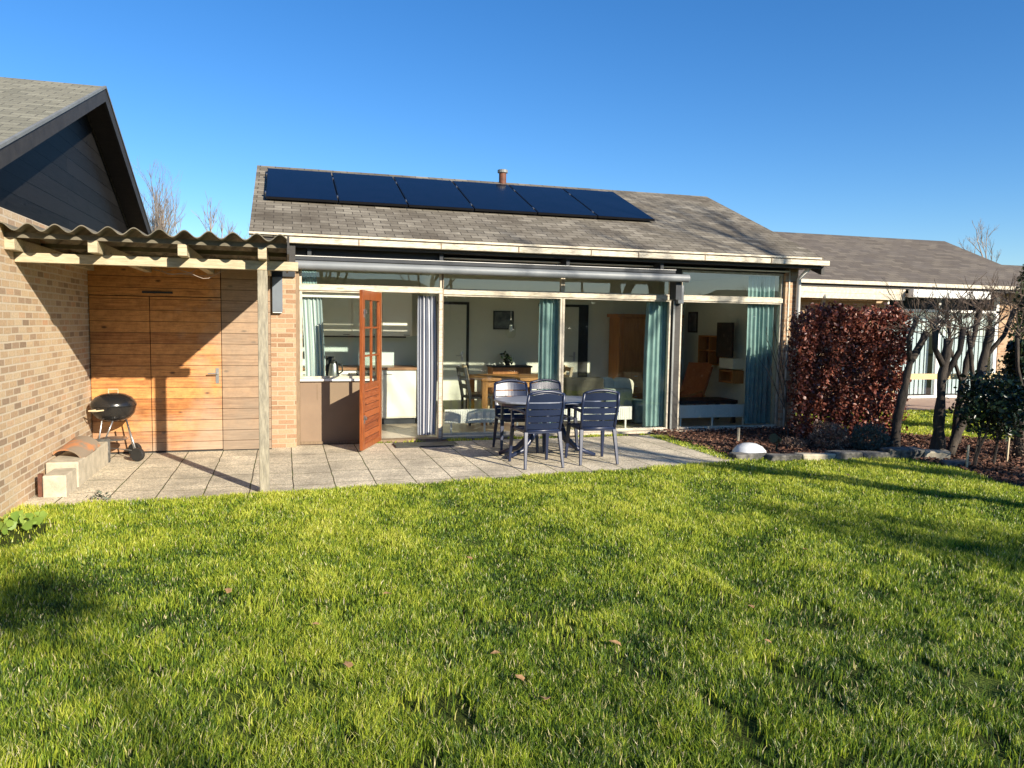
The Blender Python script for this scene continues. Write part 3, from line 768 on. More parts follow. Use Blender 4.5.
# wall lamp on the pier
wl = thing('wall_lamp', 'slim blue grey box lamp fixed high on the brick pier beside the post', 'wall lamp', (-.075,10.33,1.75))
MB().box(-.142,10.25,1.762, -.016,10.329,2.208).build('housing', M['lampgrey'], wl, bevel=.006)
MB().box(-.135,10.26,1.752, -.025,10.325,1.761).build('lens', M['white'], wl)
MB().box(-.158,10.28,2.215, .14,10.329,2.30).build('bracket', M['darkgrey'], wl)

aw = thing('awning', 'rolled up grey awning in a long tube across the glazed garden front', 'awning', (2.7,10.42,2.3))
MB().tube([(-.29,10.42,2.380),(5.86,10.42,2.380)], .058, 24).build('front_bar', M['awning'], aw, smooth='auto')
MB().box(-.29,10.43,2.445, 5.65,10.515,2.495).build('cover', M['darkgrey'], aw, bevel=.006)
MB().box(-.29,10.42,2.496, 5.65,10.43,2.502).build('cover_lip', M['white'], aw)
for x in (.3,2.05):
    MB().box(x,10.44,2.507, x+.05,KY-.052,2.60).build('bracket', M['darkgrey'], aw)
for x in (3.9,5.4):
    MB().box(x,10.44,2.507, x+.05,FY-.052,2.60).build('bracket', M['darkgrey'], aw)
MB().box(5.87,FY-.12,2.01, 5.965,FY-.035,2.29).build('junction_box', M['awning'], aw, label='pale grey box at the right end of the awning', bevel=.005)
MB().box(5.70,10.50,2.06, 5.80,10.70,2.36).build('crank_box', M['darkgrey'], aw)

for i in range(6):
    x0 = -.236+i*1.032
    names = ['leftmost solar panel, above the canopy end of the roof','second solar panel from the left on the bungalow roof','third solar panel from the left on the bungalow roof','fourth solar panel from the left, below the flue on the ridge','fifth solar panel from the left on the bungalow roof','rightmost solar panel, where bare shingles begin']
    pn = thing('solar_panel', names[i], 'solar panel', (x0+.51, 11.67, rz_(11.67)), 0, 'solar panels in a row below the ridge')
    def sl(mb, xa, xb, ya, yb, o0, o1):
        s_ = .4174; k = 1/math.sqrt(1+s_*s_); ny, nz = -s_*k, k
        P_ = [(y + ny*o, rz_(y)+nz*o) for y, o in ((ya,o0),(yb,o0),(yb,o1),(ya,o1))]
        return mb.prism(P_, 'x', xa, xb)
    f = MB(); sl(f,x0,x0+1.012,11.76,13.50,.035,.068); f.build('frame', M['pvframe'], pn)
    f = MB(); sl(f,x0+.014,x0+.998,11.774,13.486,.0685,.0705); f.build('cells', M['pv'], pn)
    for y in (12.0,13.1):
        f = MB(); sl(f,x0-.018,x0-.002,y-.03,y+.03,.0,.076); f.build('clamp', M['steel'], pn)

# flue on the ridge
fl = thing('flue', 'short rusty metal flue with a cap standing on the ridge', 'flue', (3.9,13.8,4.2))
MB().tube([(3.9,13.9,4.2),(3.9,13.9,4.44)], .068, 16).build('pipe', M['rust'], fl, smooth='auto')
MB().lathe((3.9,13.9,4.43), [(.05,0),(.095,.01),(.095,.06),(.04,.075)], 16).build('cap', M['zinc'], fl)

# ------------------------------------------------------------------ interior
FZ = .03
BY = 14.0
MB().box(.051,KY+.1,-.05, 7.844,16.9,FZ).build('floor', M['infloor'], bg)
MB().box(.051,KY+.101,2.56, 7.844,16.9,2.572).build('ceiling', M['ceiling'], bg)
MB().box(2.22,BY,FZ, 7.844,BY+.1,2.56).build('back_wall', M['inwall'], bg)
MB().box(.052,12.78,FZ, 2.22,12.88,2.56).build('kitchen_wall', M['inwall'], bg)
MB().box(2.18,11.9,FZ+.001, 2.26,12.779,2.559).box(2.221,12.88,FZ,2.26,BY,2.559).build('partition_wall', M['inwall'], bg)
MB().box(.051,KY+.101,FZ, .062,12.78,2.56).build('side_wall', M['inwall'], bg)
MB().box(7.83,FY+.101,FZ, 7.844,BY,2.56).build('side_wall', M['inwall'], bg)
def indoor_door(x0, x1, jx):
    d = MB().box(x0,BY-.02,FZ+.01, x1,BY-.001,2.0).build('interior_door', M['inwall'], bg)
    MB().box(x1+.001,BY-.03,FZ, x1+jx,BY-.001,2.05).box(x0-.04,BY-.03,2.001,x1+.001,BY-.001,2.05).build('door_frame', M['black'], d)
    MB().tube([(x1-.08,BY-.02,1.05),(x1-.08,BY-.06,1.05),(x1-.2,BY-.06,1.05)], .01, 6).box(x1-.1,BY-.026,.95,x1-.06,BY-.021,1.13).build('handle', M['steel'], d)
indoor_door(2.75,3.26,.05)
indoor_door(4.72,5.5,.2)

# kitchen
kc = thing('kitchen_counter', 'cream kitchen counter with wooden worktop seen through the open door', 'kitchen counter', (1.3,12.4,0))
b_ = MB().box(.07,12.17,.13, 2.02,12.77,.90).build('cabinet', M['kitchen'], kc)
for i in range(3):
    d = MB().box(.08+i*.65,12.15,.15, .72+i*.65,12.169,.885).build('cabinet_door', M['kitchen'], kc, bevel=.003)
    MB().box(.2+i*.65,12.135,.83,.34+i*.65,12.149,.84).build('handle', M['steel'], d)
MB().box(.07,12.13,.902, 2.05,12.775,.94).build('worktop', M['worktop'], kc)
MB().box(.07,12.22,FZ, 2.02,12.3,.129).build('plinth', M['darkgrey'], kc)
kb = thing('wall_cupboard', 'cream wall cupboards above the kitchen counter', 'cupboard', (1.0,12.6,1.43))
MB().box(.07,12.45,1.44, 2.0,12.775,2.2).build('cabinet', M['kitchen'], kb)
for i in range(4):
    d = MB().box(.08+i*.48,12.43,1.43, .55+i*.48,12.449,2.2).build('cabinet_door', M['kitchen'], kb, bevel=.003)
    MB().box(.42+i*.48,12.418,1.445,.52+i*.48,12.429,1.453).build('handle', M['darkgrey'], d)
tag(MB().box(.07,12.765,.941, 2.18,12.779,1.43).build('splashback', M['splash']), 'pale grey green splashback behind the kitchen counter', 'splashback')
tag(MB().box(.25,12.45,1.405, 1.9,12.6,1.429).build('cooker_hood', M['darkgrey']), 'slim dark grey cooker hood under the wall cupboards', 'cooker hood')
kf = thing('window_counter', 'low kitchen worktop running behind the kitchen window', 'kitchen counter', (.65,10.95,0))
MB().box(.07,KY+.101,FZ, 1.2,11.22,.84).build('cabinet', M['kitchen'], kf)
MB().box(.064,KY+.101,.841, 1.22,11.25,.878).build('worktop', M['white'], kf)
# things on the sill worktop
cm = thing('kettle', 'black and steel kettle standing by the kitchen window', 'kettle', (.66,10.93,.879))
MB().lathe((.66,10.93,.879), [(.07,0),(.075,.02),(.06,.16),(.05,.19)], 20).build('body', M['steel'], cm, smooth='auto')
MB().lathe((.66,10.93,1.069), [(.05,0),(.04,.03),(.012,.045)], 16).build('lid', M['black'], cm)
MB().tube([(.71,10.93,1.06),(.77,10.93,1.06),(.78,10.93,.96),(.73,10.93,.92)], .011, 8).build('handle', M['black'], cm, smooth=True)
cmk = thing('box', 'black box standing behind the kettle', 'box', (.62,11.1,.879))
MB().box(.56,11.07,.879, .68,11.17,1.16).build('body', M['black'], cmk, bevel=.008)
hb = thing('gas_hob', 'steel gas hob with black pan supports behind the kitchen window', 'hob', (1.0,11.0,.879))
MB().box(.86,10.84,.879, 1.17,11.2,.90).build('plate', M['steel'], hb)
for x in (.93,1.1):
    MB().box(x-.06,10.9,.915,x+.06,10.905,.925).box(x-.06,11.1,.915,x+.06,11.105,.925).box(x-.06,10.9,.9,x-.055,11.1,.925).box(x+.055,10.9,.9,x+.06,11.1,.925).build('pan_support', M['black'], hb)
bl = MB().box(.235,KY+.075,1.975, 1.2,KY+.10,2.055).build('roller_blind', M['white'])
tag(bl, 'white roller blind wound up at the top of the kitchen window', 'blind')
tag(MB().box(2.1,12.05,.62, 2.17,12.13,.90).build('bag', M['red'], bevel=.02), 'small red bag hanging beside the kitchen counter', 'bag')

# curtains: wavy closed sheets with a length coordinate 'u' for stripes
def curtain(x0, x1, z0, z1, y, waves, amp, m, label, gather=0.0, slant=0.0, seed=0, group=None):
    n = 110; rows = 10; rr = random.Random(seed); ph = [rr.uniform(0,6.28) for _ in range(4)]
    vs = []; us = []
    for side in (0, 1):
        for j in range(rows+1):
            t = j/rows; z = z1+(z0-z1)*t
            for i in range(n+1):
                u = i/n
                wv = 2*math.pi*waves*(u+.035*math.sin(6*u+ph[0])+.012*math.sin(15*u+ph[1]))
                g_ = 1 - gather*math.sin(math.pi*min(1,t*1.0))*.5
                x = x0+(x1-x0)*(.5+(u-.5)*g_) + slant*t + .008*math.sin(3*t+ph[1])
                yy = y+amp*(.7+.3*math.sin(3.1*u+ph[2]))*math.sin(wv+.4*t*math.sin(7*u+ph[3])) + side*.004
                vs.append((x, yy, z)); us.append(u)
    w = n+1; S = (rows+1)*w; fs = []
    for j in range(rows):
        for i in range(n):
            a = j*w+i
            fs.append((a, a+1, a+w+1, a+w)); fs.append((S+a, S+a+w, S+a+w+1, S+a+1))
    for j in range(rows):
        fs.append((j*w, (j+1)*w, S+(j+1)*w, S+j*w)); a = j*w+n; fs.append((a, S+a, S+a+w, a+w))
    mb = MB(); mb.add(vs, fs); o = mb.build('curtain', m, smooth=True)
    at = o.data.attributes.new('u', 'FLOAT', 'POINT'); at.data.foreach_set('value', us)
    tag(o, label, 'curtain', group); return o
curtain(.235,.50,.90,1.97,KY+.15,5,.02,M['stripe2'],'pale grey striped curtain at the left of the kitchen window',slant=.03,seed=1)
curtain(1.80,2.06,.06,2.03,KY+.14,5,.035,M['stripe'],'white and navy striped curtain hanging in the open doorway',seed=2,gather=-.2)
curtain(3.70,4.02,.06,2.05,FY+.14,5,.03,M['teal'],'teal curtain left of the mullion, above the back garden chairs',seed=3)
curtain(5.47,5.86,.06,2.05,FY+.14,6,.035,M['teal'],'teal curtain right of the sofa, beside the dark post',seed=4,gather=-.25)
curtain(7.28,7.78,.06,2.50,FY+.14,6,.035,M['teal'],'long dark teal curtain at the right end of the garden front',seed=5)
curtain(.235,.42,2.15,2.46,KY+.14,5,.012,M['teal'],'short dark teal curtain in the transom above the kitchen window',seed=6)

# radiators under the sills
def radiator(x0, x1, label):
    rd = thing('radiator', label, 'radiator', ((x0+x1)/2,10.95,0), 0, 'low white radiators behind the glass')
    f = MB().box(x0,11.08,.17, x1,11.13,.375)
    k = x0+.02
    while k < x1-.02:
        f.box(k,11.072,.185,k+.018,11.0795,.36); k += .036
    f.build('panel', M['white'], rd)
    for x in (x0+.1, (x0+x1)/2, x1-.1):
        MB().box(x-.012,11.09,FZ,x+.012,11.12,.169).build('leg', M['white'], rd)
radiator(2.27,3.5,'low white radiator behind the first large pane, left of the garden table')
radiator(4.15,5.3,'low white radiator behind the middle pane, in front of the sofa')
radiator(6.08,7.45,'low white radiator behind the right hand pane')

# dining set
dt = thing('dining_table', 'oak dining table inside behind the back garden chairs', 'table', (3.75,12.3,0))
MB().box(3.0,11.75,.74, 4.35,12.75,.79).build('tabletop', M['oak'], dt, bevel=.005)
for x in (3.06,4.29):
    for y in (11.81,12.69):
        MB().box(x-.045,y-.045,FZ, x+.045,y+.045,.739).build('leg', M['oak'], dt, bevel=.004)
MB().box(3.1,11.8,.64, 4.25,11.83,.739).build('apron', M['oak'], dt)
def dining_chair(x, y, rz, m, label):
    t_ = thing('dining_chair', label, 'chair', (x,y,FZ), rz, 'wooden dining chairs around the indoor table')
    def pp(mb, nm): 
        o = mb.build(nm, m); o.parent = t_; return o
    pp(MB().box(-.2,-.2,.43,.2,.2,.46), 'seat')
    for a in (-.18,.18):
        pp(MB().bar((a,.18,0),(a,.18,.43),.035,.035,up=(0,1,0)), 'leg')
        pp(MB().bar((a,-.18,0),(a,-.18,.46),.035,.035,up=(0,1,0)).bar((a,-.18,.46),(a,-.27,.93),.035,.045,up=(0,1,0)), 'leg')
    b = MB()
    for z in (.62,.75,.88): b.bar((-.18,-.20-(z-.5)*.17,z),(.18,-.20-(z-.5)*.17,z),.018,.07)
    pp(b, 'backrest')
dining_chair(2.98,12.0,-1.45,M['black'],'dark dining chair at the near left of the indoor table')
dining_chair(3.16,12.5,-1.7,M['palewood'],'pale wooden dining chair at the far left of the indoor table')
dining_chair(4.33,12.1,1.5,M['palewood'],'pale wooden dining chair at the near right of the indoor table')
dining_chair(4.38,12.6,1.7,M['palewood'],'pale wooden dining chair at the far right of the indoor table')
sb = thing('sideboard', 'dark brown sideboard against the wall behind the dining table', 'sideboard', (4.0,13.8,0))
MB().box(3.68,13.6,.1,4.42,13.98,.85).build('body', M['cabinet'], sb); MB().box(3.66,13.58,.851,4.44,13.985,.88).build('top', M['black'], sb)
for x in (3.72,4.38): MB().box(x-.02,13.62,FZ,x+.02,13.66,.1).build('leg', M['black'], sb)
pt = thing('potted_plant', 'small dark plant in a pot on the sideboard', 'plant', (4.0,13.75,.881))
MB().lathe((4.0,13.75,.881), [(.04,0),(.06,.08)], 12).build('pot', M['black'], pt)
leaf_obj('foliage', np.array([4.0,13.75,1.02])+rng.normal(0,.05,(60,3)), .06, M['holly'], pt, seed=9)
pc = thing('picture', 'dark blue landscape picture on the wall behind the dining table', 'picture', (3.95,13.98,1.7))
MB().box(3.78,13.975,1.55,4.18,13.998,1.90).build('frame', M['black'], pc); MB().box(3.80,13.970,1.57,4.16,13.974,1.88).build('canvas', M['picture'], pc)
pl = thing('pendant_lamp', 'glass pendant lamp hanging above the dining table', 'lamp', (3.6,12.2,1.35))
MB().tube([(3.6,12.2,1.72),(3.6,12.2,2.56)], .004, 5).build('cord', M['white'], pl)
MB().lathe((3.6,12.2,1.42), [(.05,0),(.085,.06),(.085,.16),(.05,.24),(.02,.3)], 16).build('lamp_shade', M['doorglass'], pl, smooth=True)
MB().lathe((3.6,12.2,1.52), [(.02,0),(.035,.05),(.02,.12)], 12).build('bulb', M['white'], pl)

# living room
sf = thing('sofa', 'dark backed sofa with grey green seat facing into the living room', 'sofa', (4.9,11.9,0))
MB().box(4.35,11.55,.12, 5.02,11.75,.80).build('backrest', M['darkfab'], sf, bevel=.03)
MB().box(4.35,11.76,.12, 5.8,12.5,.42).build('seat', M['greyfab'], sf, bevel=.04)
MB().box(5.03,11.5,.12, 5.52,11.74,.62).build('armrest', M['greyfab'], sf, bevel=.04)
for x in (4.4,5.7):
    for y in (11.6,12.4): MB().box(x-.025,y-.025,FZ,x+.025,y+.025,.12).build('leg', M['black'], sf)
def cushion(x, y, z, rz, w, label):
    c = MB().disc_ico((0,0,0), .5, seed=int(x*100), sub=3, jit=.01)
    vs = []
    for v in c.v:
        q = [math.copysign(abs(a*2)**.55, a)*.5 for a in v]
        vs.append((q[0]*w, q[1]*.16*(1-.5*abs(q[0])), q[2]*w*.85))
    c.v = vs; o = c.build('cushion', M['cushion'], smooth=True); o.location = (x,y,z); o.rotation_euler = (R(-14),R(6),rz)
    tag(o, label, 'cushion', 'pale cushions on the sofa')
cushion(5.17,11.85,.64,.2,.36,'plain pale cushion on the left of the sofa arm')
cushion(5.47,11.83,.62,-.3,.38,'patterned pale cushion with a raised corner on the right of the sofa')
ft = MB().box(5.58,11.5,FZ, 5.95,11.8,.42).build('footstool', M['teal'], bevel=.03); tag(ft, 'dark teal footstool beside the sofa, partly behind the curtain', 'footstool')
wd = thing('display_cabinet', 'tall brown wooden display cabinet with dark glass doors', 'cabinet', (6.8,13.8,0))
MB().box(6.15,13.5,FZ, 7.45,13.98,1.82).build('body', M['cabinet'], wd, bevel=.006)
MB().box(6.10,13.46,1.821, 7.5,13.985,1.88).build('cornice', M['cabinet'], wd)
for i, x in enumerate((6.22,6.66,7.08)):
    d = MB().box(x,13.48,.82,x+.36,13.499,1.78).build('door', M['cabinet'], wd)
    if i: MB().box(x+.06,13.473,.88,x+.30,13.479,1.72).build('pane', M['black'], d)
for z in (.2,.4,.6):
    for x in (6.22,6.85):
        d = MB().box(x,13.48,z,x+.58,13.499,z+.17).build('drawer', M['cabinet'], wd); MB().box(x+.26,13.465,z+.08,x+.32,13.479,z+.095).build('handle', M['steel'], d)
wp = thing('picture', 'small dim picture on the right wall of the living room', 'picture', (7.88,13.8,1.7))
MB().box(7.815,13.5,1.54,7.829,13.86,1.95).build('frame', M['black'], wp); MB().box(7.810,13.53,1.57,7.814,13.83,1.92).build('canvas', M['picture'], wp)
ws = thing('wall_shelf', 'square wooden wall shelf of four compartments beside the television', 'shelf', (7.8,12.8,1))
s_ = MB()
for z in (.95,1.20,1.47): s_.box(7.65,12.35,z,7.828,13.15,z+.025)
for y in (12.35,12.74,13.125): s_.box(7.651,y,.976,7.827,y+.025,1.47)
s_.build('case', M['cabinet'], ws); MB().box(7.815,12.376,.976,7.828,13.124,1.469).build('back', M['rust'], ws)
tag(MB().box(7.55,11.85,1.12, 7.6,12.34,1.74).build('television', M['black'], bevel=.004), 'black flat television on the right living room wall', 'television')
tag(MB().box(7.6,11.85,.92, 7.828,12.3,1.10).build('wall_shelf', M['kitchen']), 'pale wall box under the television', 'shelf')
wb = MB()
for z in (.66,.86): wb.box(7.6,11.85,z,7.828,12.3,z+.03)
wb.box(7.601,11.85,.69,7.827,11.875,.86).box(7.601,12.27,.69,7.827,12.3,.86).box(7.81,11.876,.69,7.827,12.269,.86)
tag(wb.build('wall_shelf', M['cabinet']), 'open brown wall shelf below the pale box', 'shelf')
lc = thing('lounge_chair', 'orange brown leather lounge chair with curved back behind the right pane', 'armchair', (6.95,12.4,0))
b_ = MB(); n = 10
for k in range(2):
    pass
prof = [(-.35,.35),(0,.30),(.22,.34),(.34,.60),(.46,.92)]
vs = []
for (px_, pz) in prof:
    for yy in (-.28,.28): vs.append((px_, yy, pz))
for (px_, pz) in prof:
    for yy in (-.28,.28): vs.append((px_+.03, yy, pz-.06))
fs = []
for i in range(4):
    a = 2*i; fs += [(a,a+1,a+3,a+2)[::-1], (10+a,10+a+1,10+a+3,10+a+2), (a,a+2,10+a+2,10+a), (a+1,10+a+1,10+a+3,a+3)]
fs += [(0,10,11,1),(8,9,19,18)]
b_.add(vs, fs).xform(Matrix.Translation((6.95,12.5,.05)) @ Matrix.Rotation(R(15),4,'Z'))
b_.build('shell', M['orange'], lc, bevel=.02, smooth=True)
for s in (-1,1):
    MB().tube([(6.65,12.5+s*.25,FZ+.02),(6.8,12.5+s*.25,.36),(7.25,12.5+s*.25,.5),(7.45,12.5+s*.25,FZ+.02)], .018, 8).build('leg', M['cabinet'], lc)
cf = thing('low_table', 'dark low table in front of the orange lounge chair', 'table', (6.8,11.7,0))
MB().box(6.15,11.35,.36, 7.4,11.95,.42).build('tabletop', M['black'], cf)
for x in (6.2,7.35):
    for y in (11.4,11.9): MB().box(x-.03,y-.03,FZ,x+.03,y+.03,.359).build('leg', M['black'], cf)

# ------------------------------------------------------------------ garden furniture
def lp(mb, nm, m, par, bevel=.006, smooth=False):
    o = mb.build(nm, m, bevel=bevel, smooth=smooth); o.parent = par; return o
def garden_chair():
    t_ = thing('garden_chair', 'navy chair', 'chair', (0,0,0))
    m = M['resin']
    # seat: frame and slats
    s = MB().box(-.225,-.20,.405,-.185,.235,.435).box(.185,-.20,.405,.225,.235,.435).box(-.184,.195,.40,.184,.24,.437).box(-.184,-.22,.40,.184,-.185,.435)
    for i in range(5):
        y = -.175+i*.074; s.box(-.184,y,.412,.184,y+.064,.430)
    lp(s, 'seat', m, t_)
    # back: bowed sheet with slots, frame posts and arched top
    def bp(z): return -.205-.115*((z-.42)/.48)
    fr = MB()
    for s_ in (-1,1):
        fr.tube([(s_*.205,bp(.40)+.0,.40),(s_*.212,bp(.55),.55),(s_*.222,bp(.72),.72),(s_*.212,bp(.86)-.002,.858)], .0185, 8)
    arch = [(-.212+ .424*k/10, bp(.86)-.012*math.sin(math.pi*k/10), .857+.036*math.sin(math.pi*k/10)) for k in range(11)]
    fr.tube(arch, .0175, 8)
    fr.tube([(-.205,bp(.43),.43),(.205,bp(.43),.43)], .019, 8)
    back = lp(fr, 'back_frame', m, t_, 0, True)
    for k, (za, zb) in enumerate(((.455,.523),(.533,.601),(.611,.679),(.689,.757),(.770,.838))):
        sl_ = MB(); n = 10; vs = []
        for i in range(n+1):
            x = -.205+.41*i/n; bow = -.022*math.sin(math.pi*i/n)
            ex = .030*math.sin(math.pi*i/n) if k == 4 else 0
            for z, th in ((za,0),(zb+ex,0),(zb+ex,.009),(za,.009)): vs.append((x, bp(z)+bow+th, z))
        fs = []
        for i in range(n):
            for j in range(4):
                a = i*4+j; b = i*4+(j+1)%4; fs.append((a, b, b+4, a+4))
        fs += [(3,2,1,0), (n*4,n*4+1,n*4+2,n*4+3)]
        sl_.add(vs, fs); lp(sl_, 'back_slat', m, t_, 0)
    for s_ in (-1,1):
        lp(MB().bar((s_*.205,-.205,.42),(s_*.232,-.275,0),.050,.036,up=(0,1,0),w2=.030,h2=.026), 'leg', m, t_)
        lp(MB().bar((s_*.222,.235,.645),(s_*.222,.225,.43),.034,.04,up=(0,1,0)).bar((s_*.222,.225,.43),(s_*.238,.275,0),.05,.038,up=(0,1,0),w2=.030,h2=.028), 'leg', m, t_)
        arm = MB(); pts = [(s_*.218,-.255,.635),(s_*.235,-.10,.655),(s_*.243,.10,.655),(s_*.235,.25,.640),(s_*.228,.285,.615)]
        for a, b in zip(pts, pts[1:]): arm.bar(a, b, .052, .022)
        lp(arm, 'armrest', m, t_)
    return t_
gc = garden_chair()
spots = [(2.835,8.48,R(2),'front left navy slatted chair, its back nearest the lawn'),
         (3.575,8.57,R(-3),'front right navy slatted chair, its back to the lawn'),
         (2.89,9.53,R(176),'back left navy chair facing the lawn across the table'),
         (3.44,9.60,R(183),'back right navy chair facing the lawn, beneath the teal curtain')]
for i, (x, y, a, lb) in enumerate(spots):
    c_ = gc if i == 0 else copy_tree(gc)
    c_.location = (x, y, .004); c_.rotation_euler = (0,0,a); tag(c_, lb, 'chair', 'navy resin chairs around the garden table')
gtb = thing('garden_table', 'oval navy resin garden table on splayed feet between the four chairs', 'table', (3.17,9.05,.004))
m_ = MB(); n = 40; prof = []
for k in range(n):
    a = 2*math.pi*k/n; ca, sa = math.cos(a), math.sin(a)
    prof.append((3.17+.68*math.copysign(abs(ca)**.8, ca), 9.05+.44*math.copysign(abs(sa)**.8, sa)))
m_.prism(prof, 'z', .695, .722); m_.build('tabletop', M['resin_top'], gtb, bevel=.008, label='oval tabletop with pale sun glare painted in')
m_ = MB().prism([(3.17+(x-3.17)*.93, 9.05+(y-9.05)*.92) for x, y in prof], 'z', .655, .6945); m_.build('apron', M['resin'], gtb)
MB().box(2.95,8.97,.60, 3.40,9.13,.654).build('crossbar', M['resin'], gtb)
for sx in (-1,1):
    MB().tube([(3.17+sx*.16,9.05,.60),(3.17+sx*.17,9.05,.35)], [.05,.045], 10).build('column', M['resin'], gtb, smooth=True)
    for sy in (-1,1):
        MB().tube([(3.17+sx*.17,9.05+sy*.01,.40),(3.17+sx*.22,9.05+sy*.06,.25),(3.17+sx*.36,9.05+sy*.12,.10),(3.17+sx*.58,9.05+sy*.18,.025)], [.04,.038,.032,.024], 8).build('leg', M['resin'], gtb, smooth=True)

# door mat
tag(MB().box(1.40,9.98,.005, 2.25,10.34,.022).build('doormat', M['black'], bevel=.003), 'black doormat in front of the open garden door', 'mat')

# ------------------------------------------------------------------ kettle barbecue
BX, BYY = -1.925, 9.90
bq = thing('kettle_barbecue', 'black kettle barbecue on two wheels in front of the shed doors', 'barbecue', (BX,BYY,0))
MB().lathe((BX,BYY,0), [(.03,.445),(.11,.455),(.18,.49),(.22,.54),(.236,.60),(.242,.628),(.232,.628)], 32).build('bowl', M['enamel'], bq, smooth='auto')
ld = MB().lathe((BX,BYY,0), [(.247,.632),(.248,.642),(.235,.68),(.195,.73),(.13,.765),(.05,.78),(.01,.782)], 32).build('lid', M['enamel'], bq, smooth='auto')
MB().tube([(BX-.05,BYY,.775),(BX-.05,BYY,.822),(BX+.05,BYY,.822),(BX+.05,BYY,.775)], .007, 6).build('handle', M['palewood'], ld)
MB().tube([(BX-.15,BYY-.20,.60),(BX-.20,BYY-.28,.60),(BX-.12,BYY-.31,.60),(BX-.06,BYY-.235,.60)], .009, 6).build('handle', M['palewood'], bq)
legs = [((BX-.10,BYY-.14,.47),(BX-.19,BYY-.05,0)), ((BX+.15,BYY-.10,.47),(BX+.28,BYY-.24,.08)), ((BX+.02,BYY-.17,.47),(BX-.06,BYY-.2,.25)), ((BX+.10,BYY+.14,.47),(BX+.19,BYY+.10,.08))]
for a, b in legs: MB().tube([a,b], .009, 8).build('leg', M['steel'], bq, smooth=True)
MB().lathe((BX,BYY-.05,0), [(.145,.235),(.16,.245),(.145,.255)], 20).build('ash_pan', M['steel'], bq)
MB().tube([(BX+.28,BYY-.24,.085),(BX+.19,BYY+.10,.085)], .008, 6).tube([(BX-.12,BYY-.06,.15),(BX+.25,BYY-.2,.12)], .006, 6).build('axle', M['steel'], bq)
for x, y in ((BX+.28,BYY-.27), (BX+.185,BYY+.125)):
    MB().tube([(x,y-.024,.085),(x+.02,y+.024,.085)], .078, 20).build('wheel', M['black'], bq, bevel=.008)

# blocks and the tile lying on them
tag(MB().box(-2.13,7.84,-.01, -1.935,8.22,.205).build('concrete_block', M['concrete'], bevel=.012), 'small pale concrete block against the brick wall, nearest the lawn', 'block', 'concrete blocks along the brick wall')
tag(MB().box(-2.215,8.26,-.01, -1.93,9.58,.255).build('concrete_block', M['concrete'], bevel=.015), 'long pale concrete block along the brick wall under the clay tile', 'block', 'concrete blocks along the brick wall')
tag(MB().box(-2.215,9.61,-.01, -1.93,9.70,.27).build('concrete_block', M['stone'], bevel=.01), 'narrow dark slab standing at the far end of the long block', 'block', 'concrete blocks along the brick wall')
tag(MB().box(-2.175,7.87,-.01, -2.14,7.93,.215).build('board', M['rust']), 'narrow brown board against the wall before the small block', 'board')
t_ = MB(); n = 12; vs = []
for yy in (-.22,.22):
    for rr_ in (.125,.142):
        for k in range(n+1):
            a = math.pi*(.08+.84*k/n); vs.append((math.cos(a)*rr_*1.05, yy, math.sin(a)*rr_*.75))
w = n+1; fs = []
for k in range(n): fs += [(k,k+1,2*w+k+1,2*w+k), (w+k,3*w+k,3*w+k+1,w+k+1), (k,w+k,w+k+1,k+1), (2*w+k,2*w+k+1,3*w+k+1,3*w+k)]
fs += [(0,2*w,3*w,w),(n,w+n,3*w+n,2*w+n)]
t_.add(vs, fs); o = t_.build('clay_tile', M['tile'], smooth='auto'); o.location = (-2.05,8.72,.275); o.rotation_euler = (R(10),R(12),R(-8))
tag(o, 'curved orange brown clay tile lying on the long block beside the barbecue', 'roof tile')
# weeds at the wall foot
pts = np.array([-2.0,6.72,.06])+rng.normal(0,1,(34,3))*np.array([.08,.12,.03])
wd_ = leaf_obj('weed', pts, .075, M['weed'], aspect=.8, seed=12); tag(wd_, 'bright green broad leaved weed at the foot of the brick wall', 'weed')
pts = np.array([-1.62,7.60,.05])+rng.normal(0,1,(26,3))*np.array([.05,.04,.025])
o = leaf_obj('weed', pts, .05, M['lavender'], aspect=.3, seed=13); tag(o, 'tiny grey green weed in the patio joint near the small block', 'weed')

# ------------------------------------------------------------------ bed: dome, light, stones, shrubs, hedge
dm = thing('garden_globe', 'white plastic half globe lying at the corner of the flower bed', 'globe', (5.74,8.50,.012))
MB().lathe((5.74,8.50,.0), [(.225,0),(.225,.02),(.205,.08),(.16,.13),(.09,.163),(.01,.175)], 28).build('shell', M['dome'], dm, smooth='auto')
MB().lathe((5.74,8.50,.0), [(.235,.0),(.235,.018),(.226,.019)], 28).build('rim', M['zinc'], dm)
sp = thing('spotlight', 'small dark green garden spotlight on a spike beside the white globe', 'spotlight', (6.22,8.6,.012))
MB().tube([(6.22,8.6,0),(6.22,8.6,.16)], .014, 6).build('spike', M['greenplastic'], sp)
MB().tube([(6.15,8.58,.21),(6.28,8.64,.17)], [.065,.035], 12).build('head', M['greenplastic'], sp)
po = MB().tube([(6.22,9.5,0),(6.225,9.5,.22)], .022, 7).build('wooden_peg', M['oldwood']); tag(po, 'short pale wooden peg in the mulch behind the white globe', 'peg')
stn = [(5.62,8.32,.24,.07,'dark slab lying flat at the lawn corner below the white globe'),(5.98,8.14,.20,.08,'dark flat edging stone right of the globe'),(6.40,8.06,.22,.09,'pale lichen covered edging stone in front of the bed'),(6.82,8.02,.2,.10,'dark edging stone in front of the dry shrub'),(7.22,7.98,.2,.09,'mossy dark edging stone in front of the lavender'),(7.62,7.92,.24,.14,'larger blackish stone at the corner of the bed'),(7.98,7.78,.16,.12,'white speckled rough stone by the first pollard trunk'),(7.85,7.3,.14,.07,'small stone at the bed edge nearest the dark bush')]
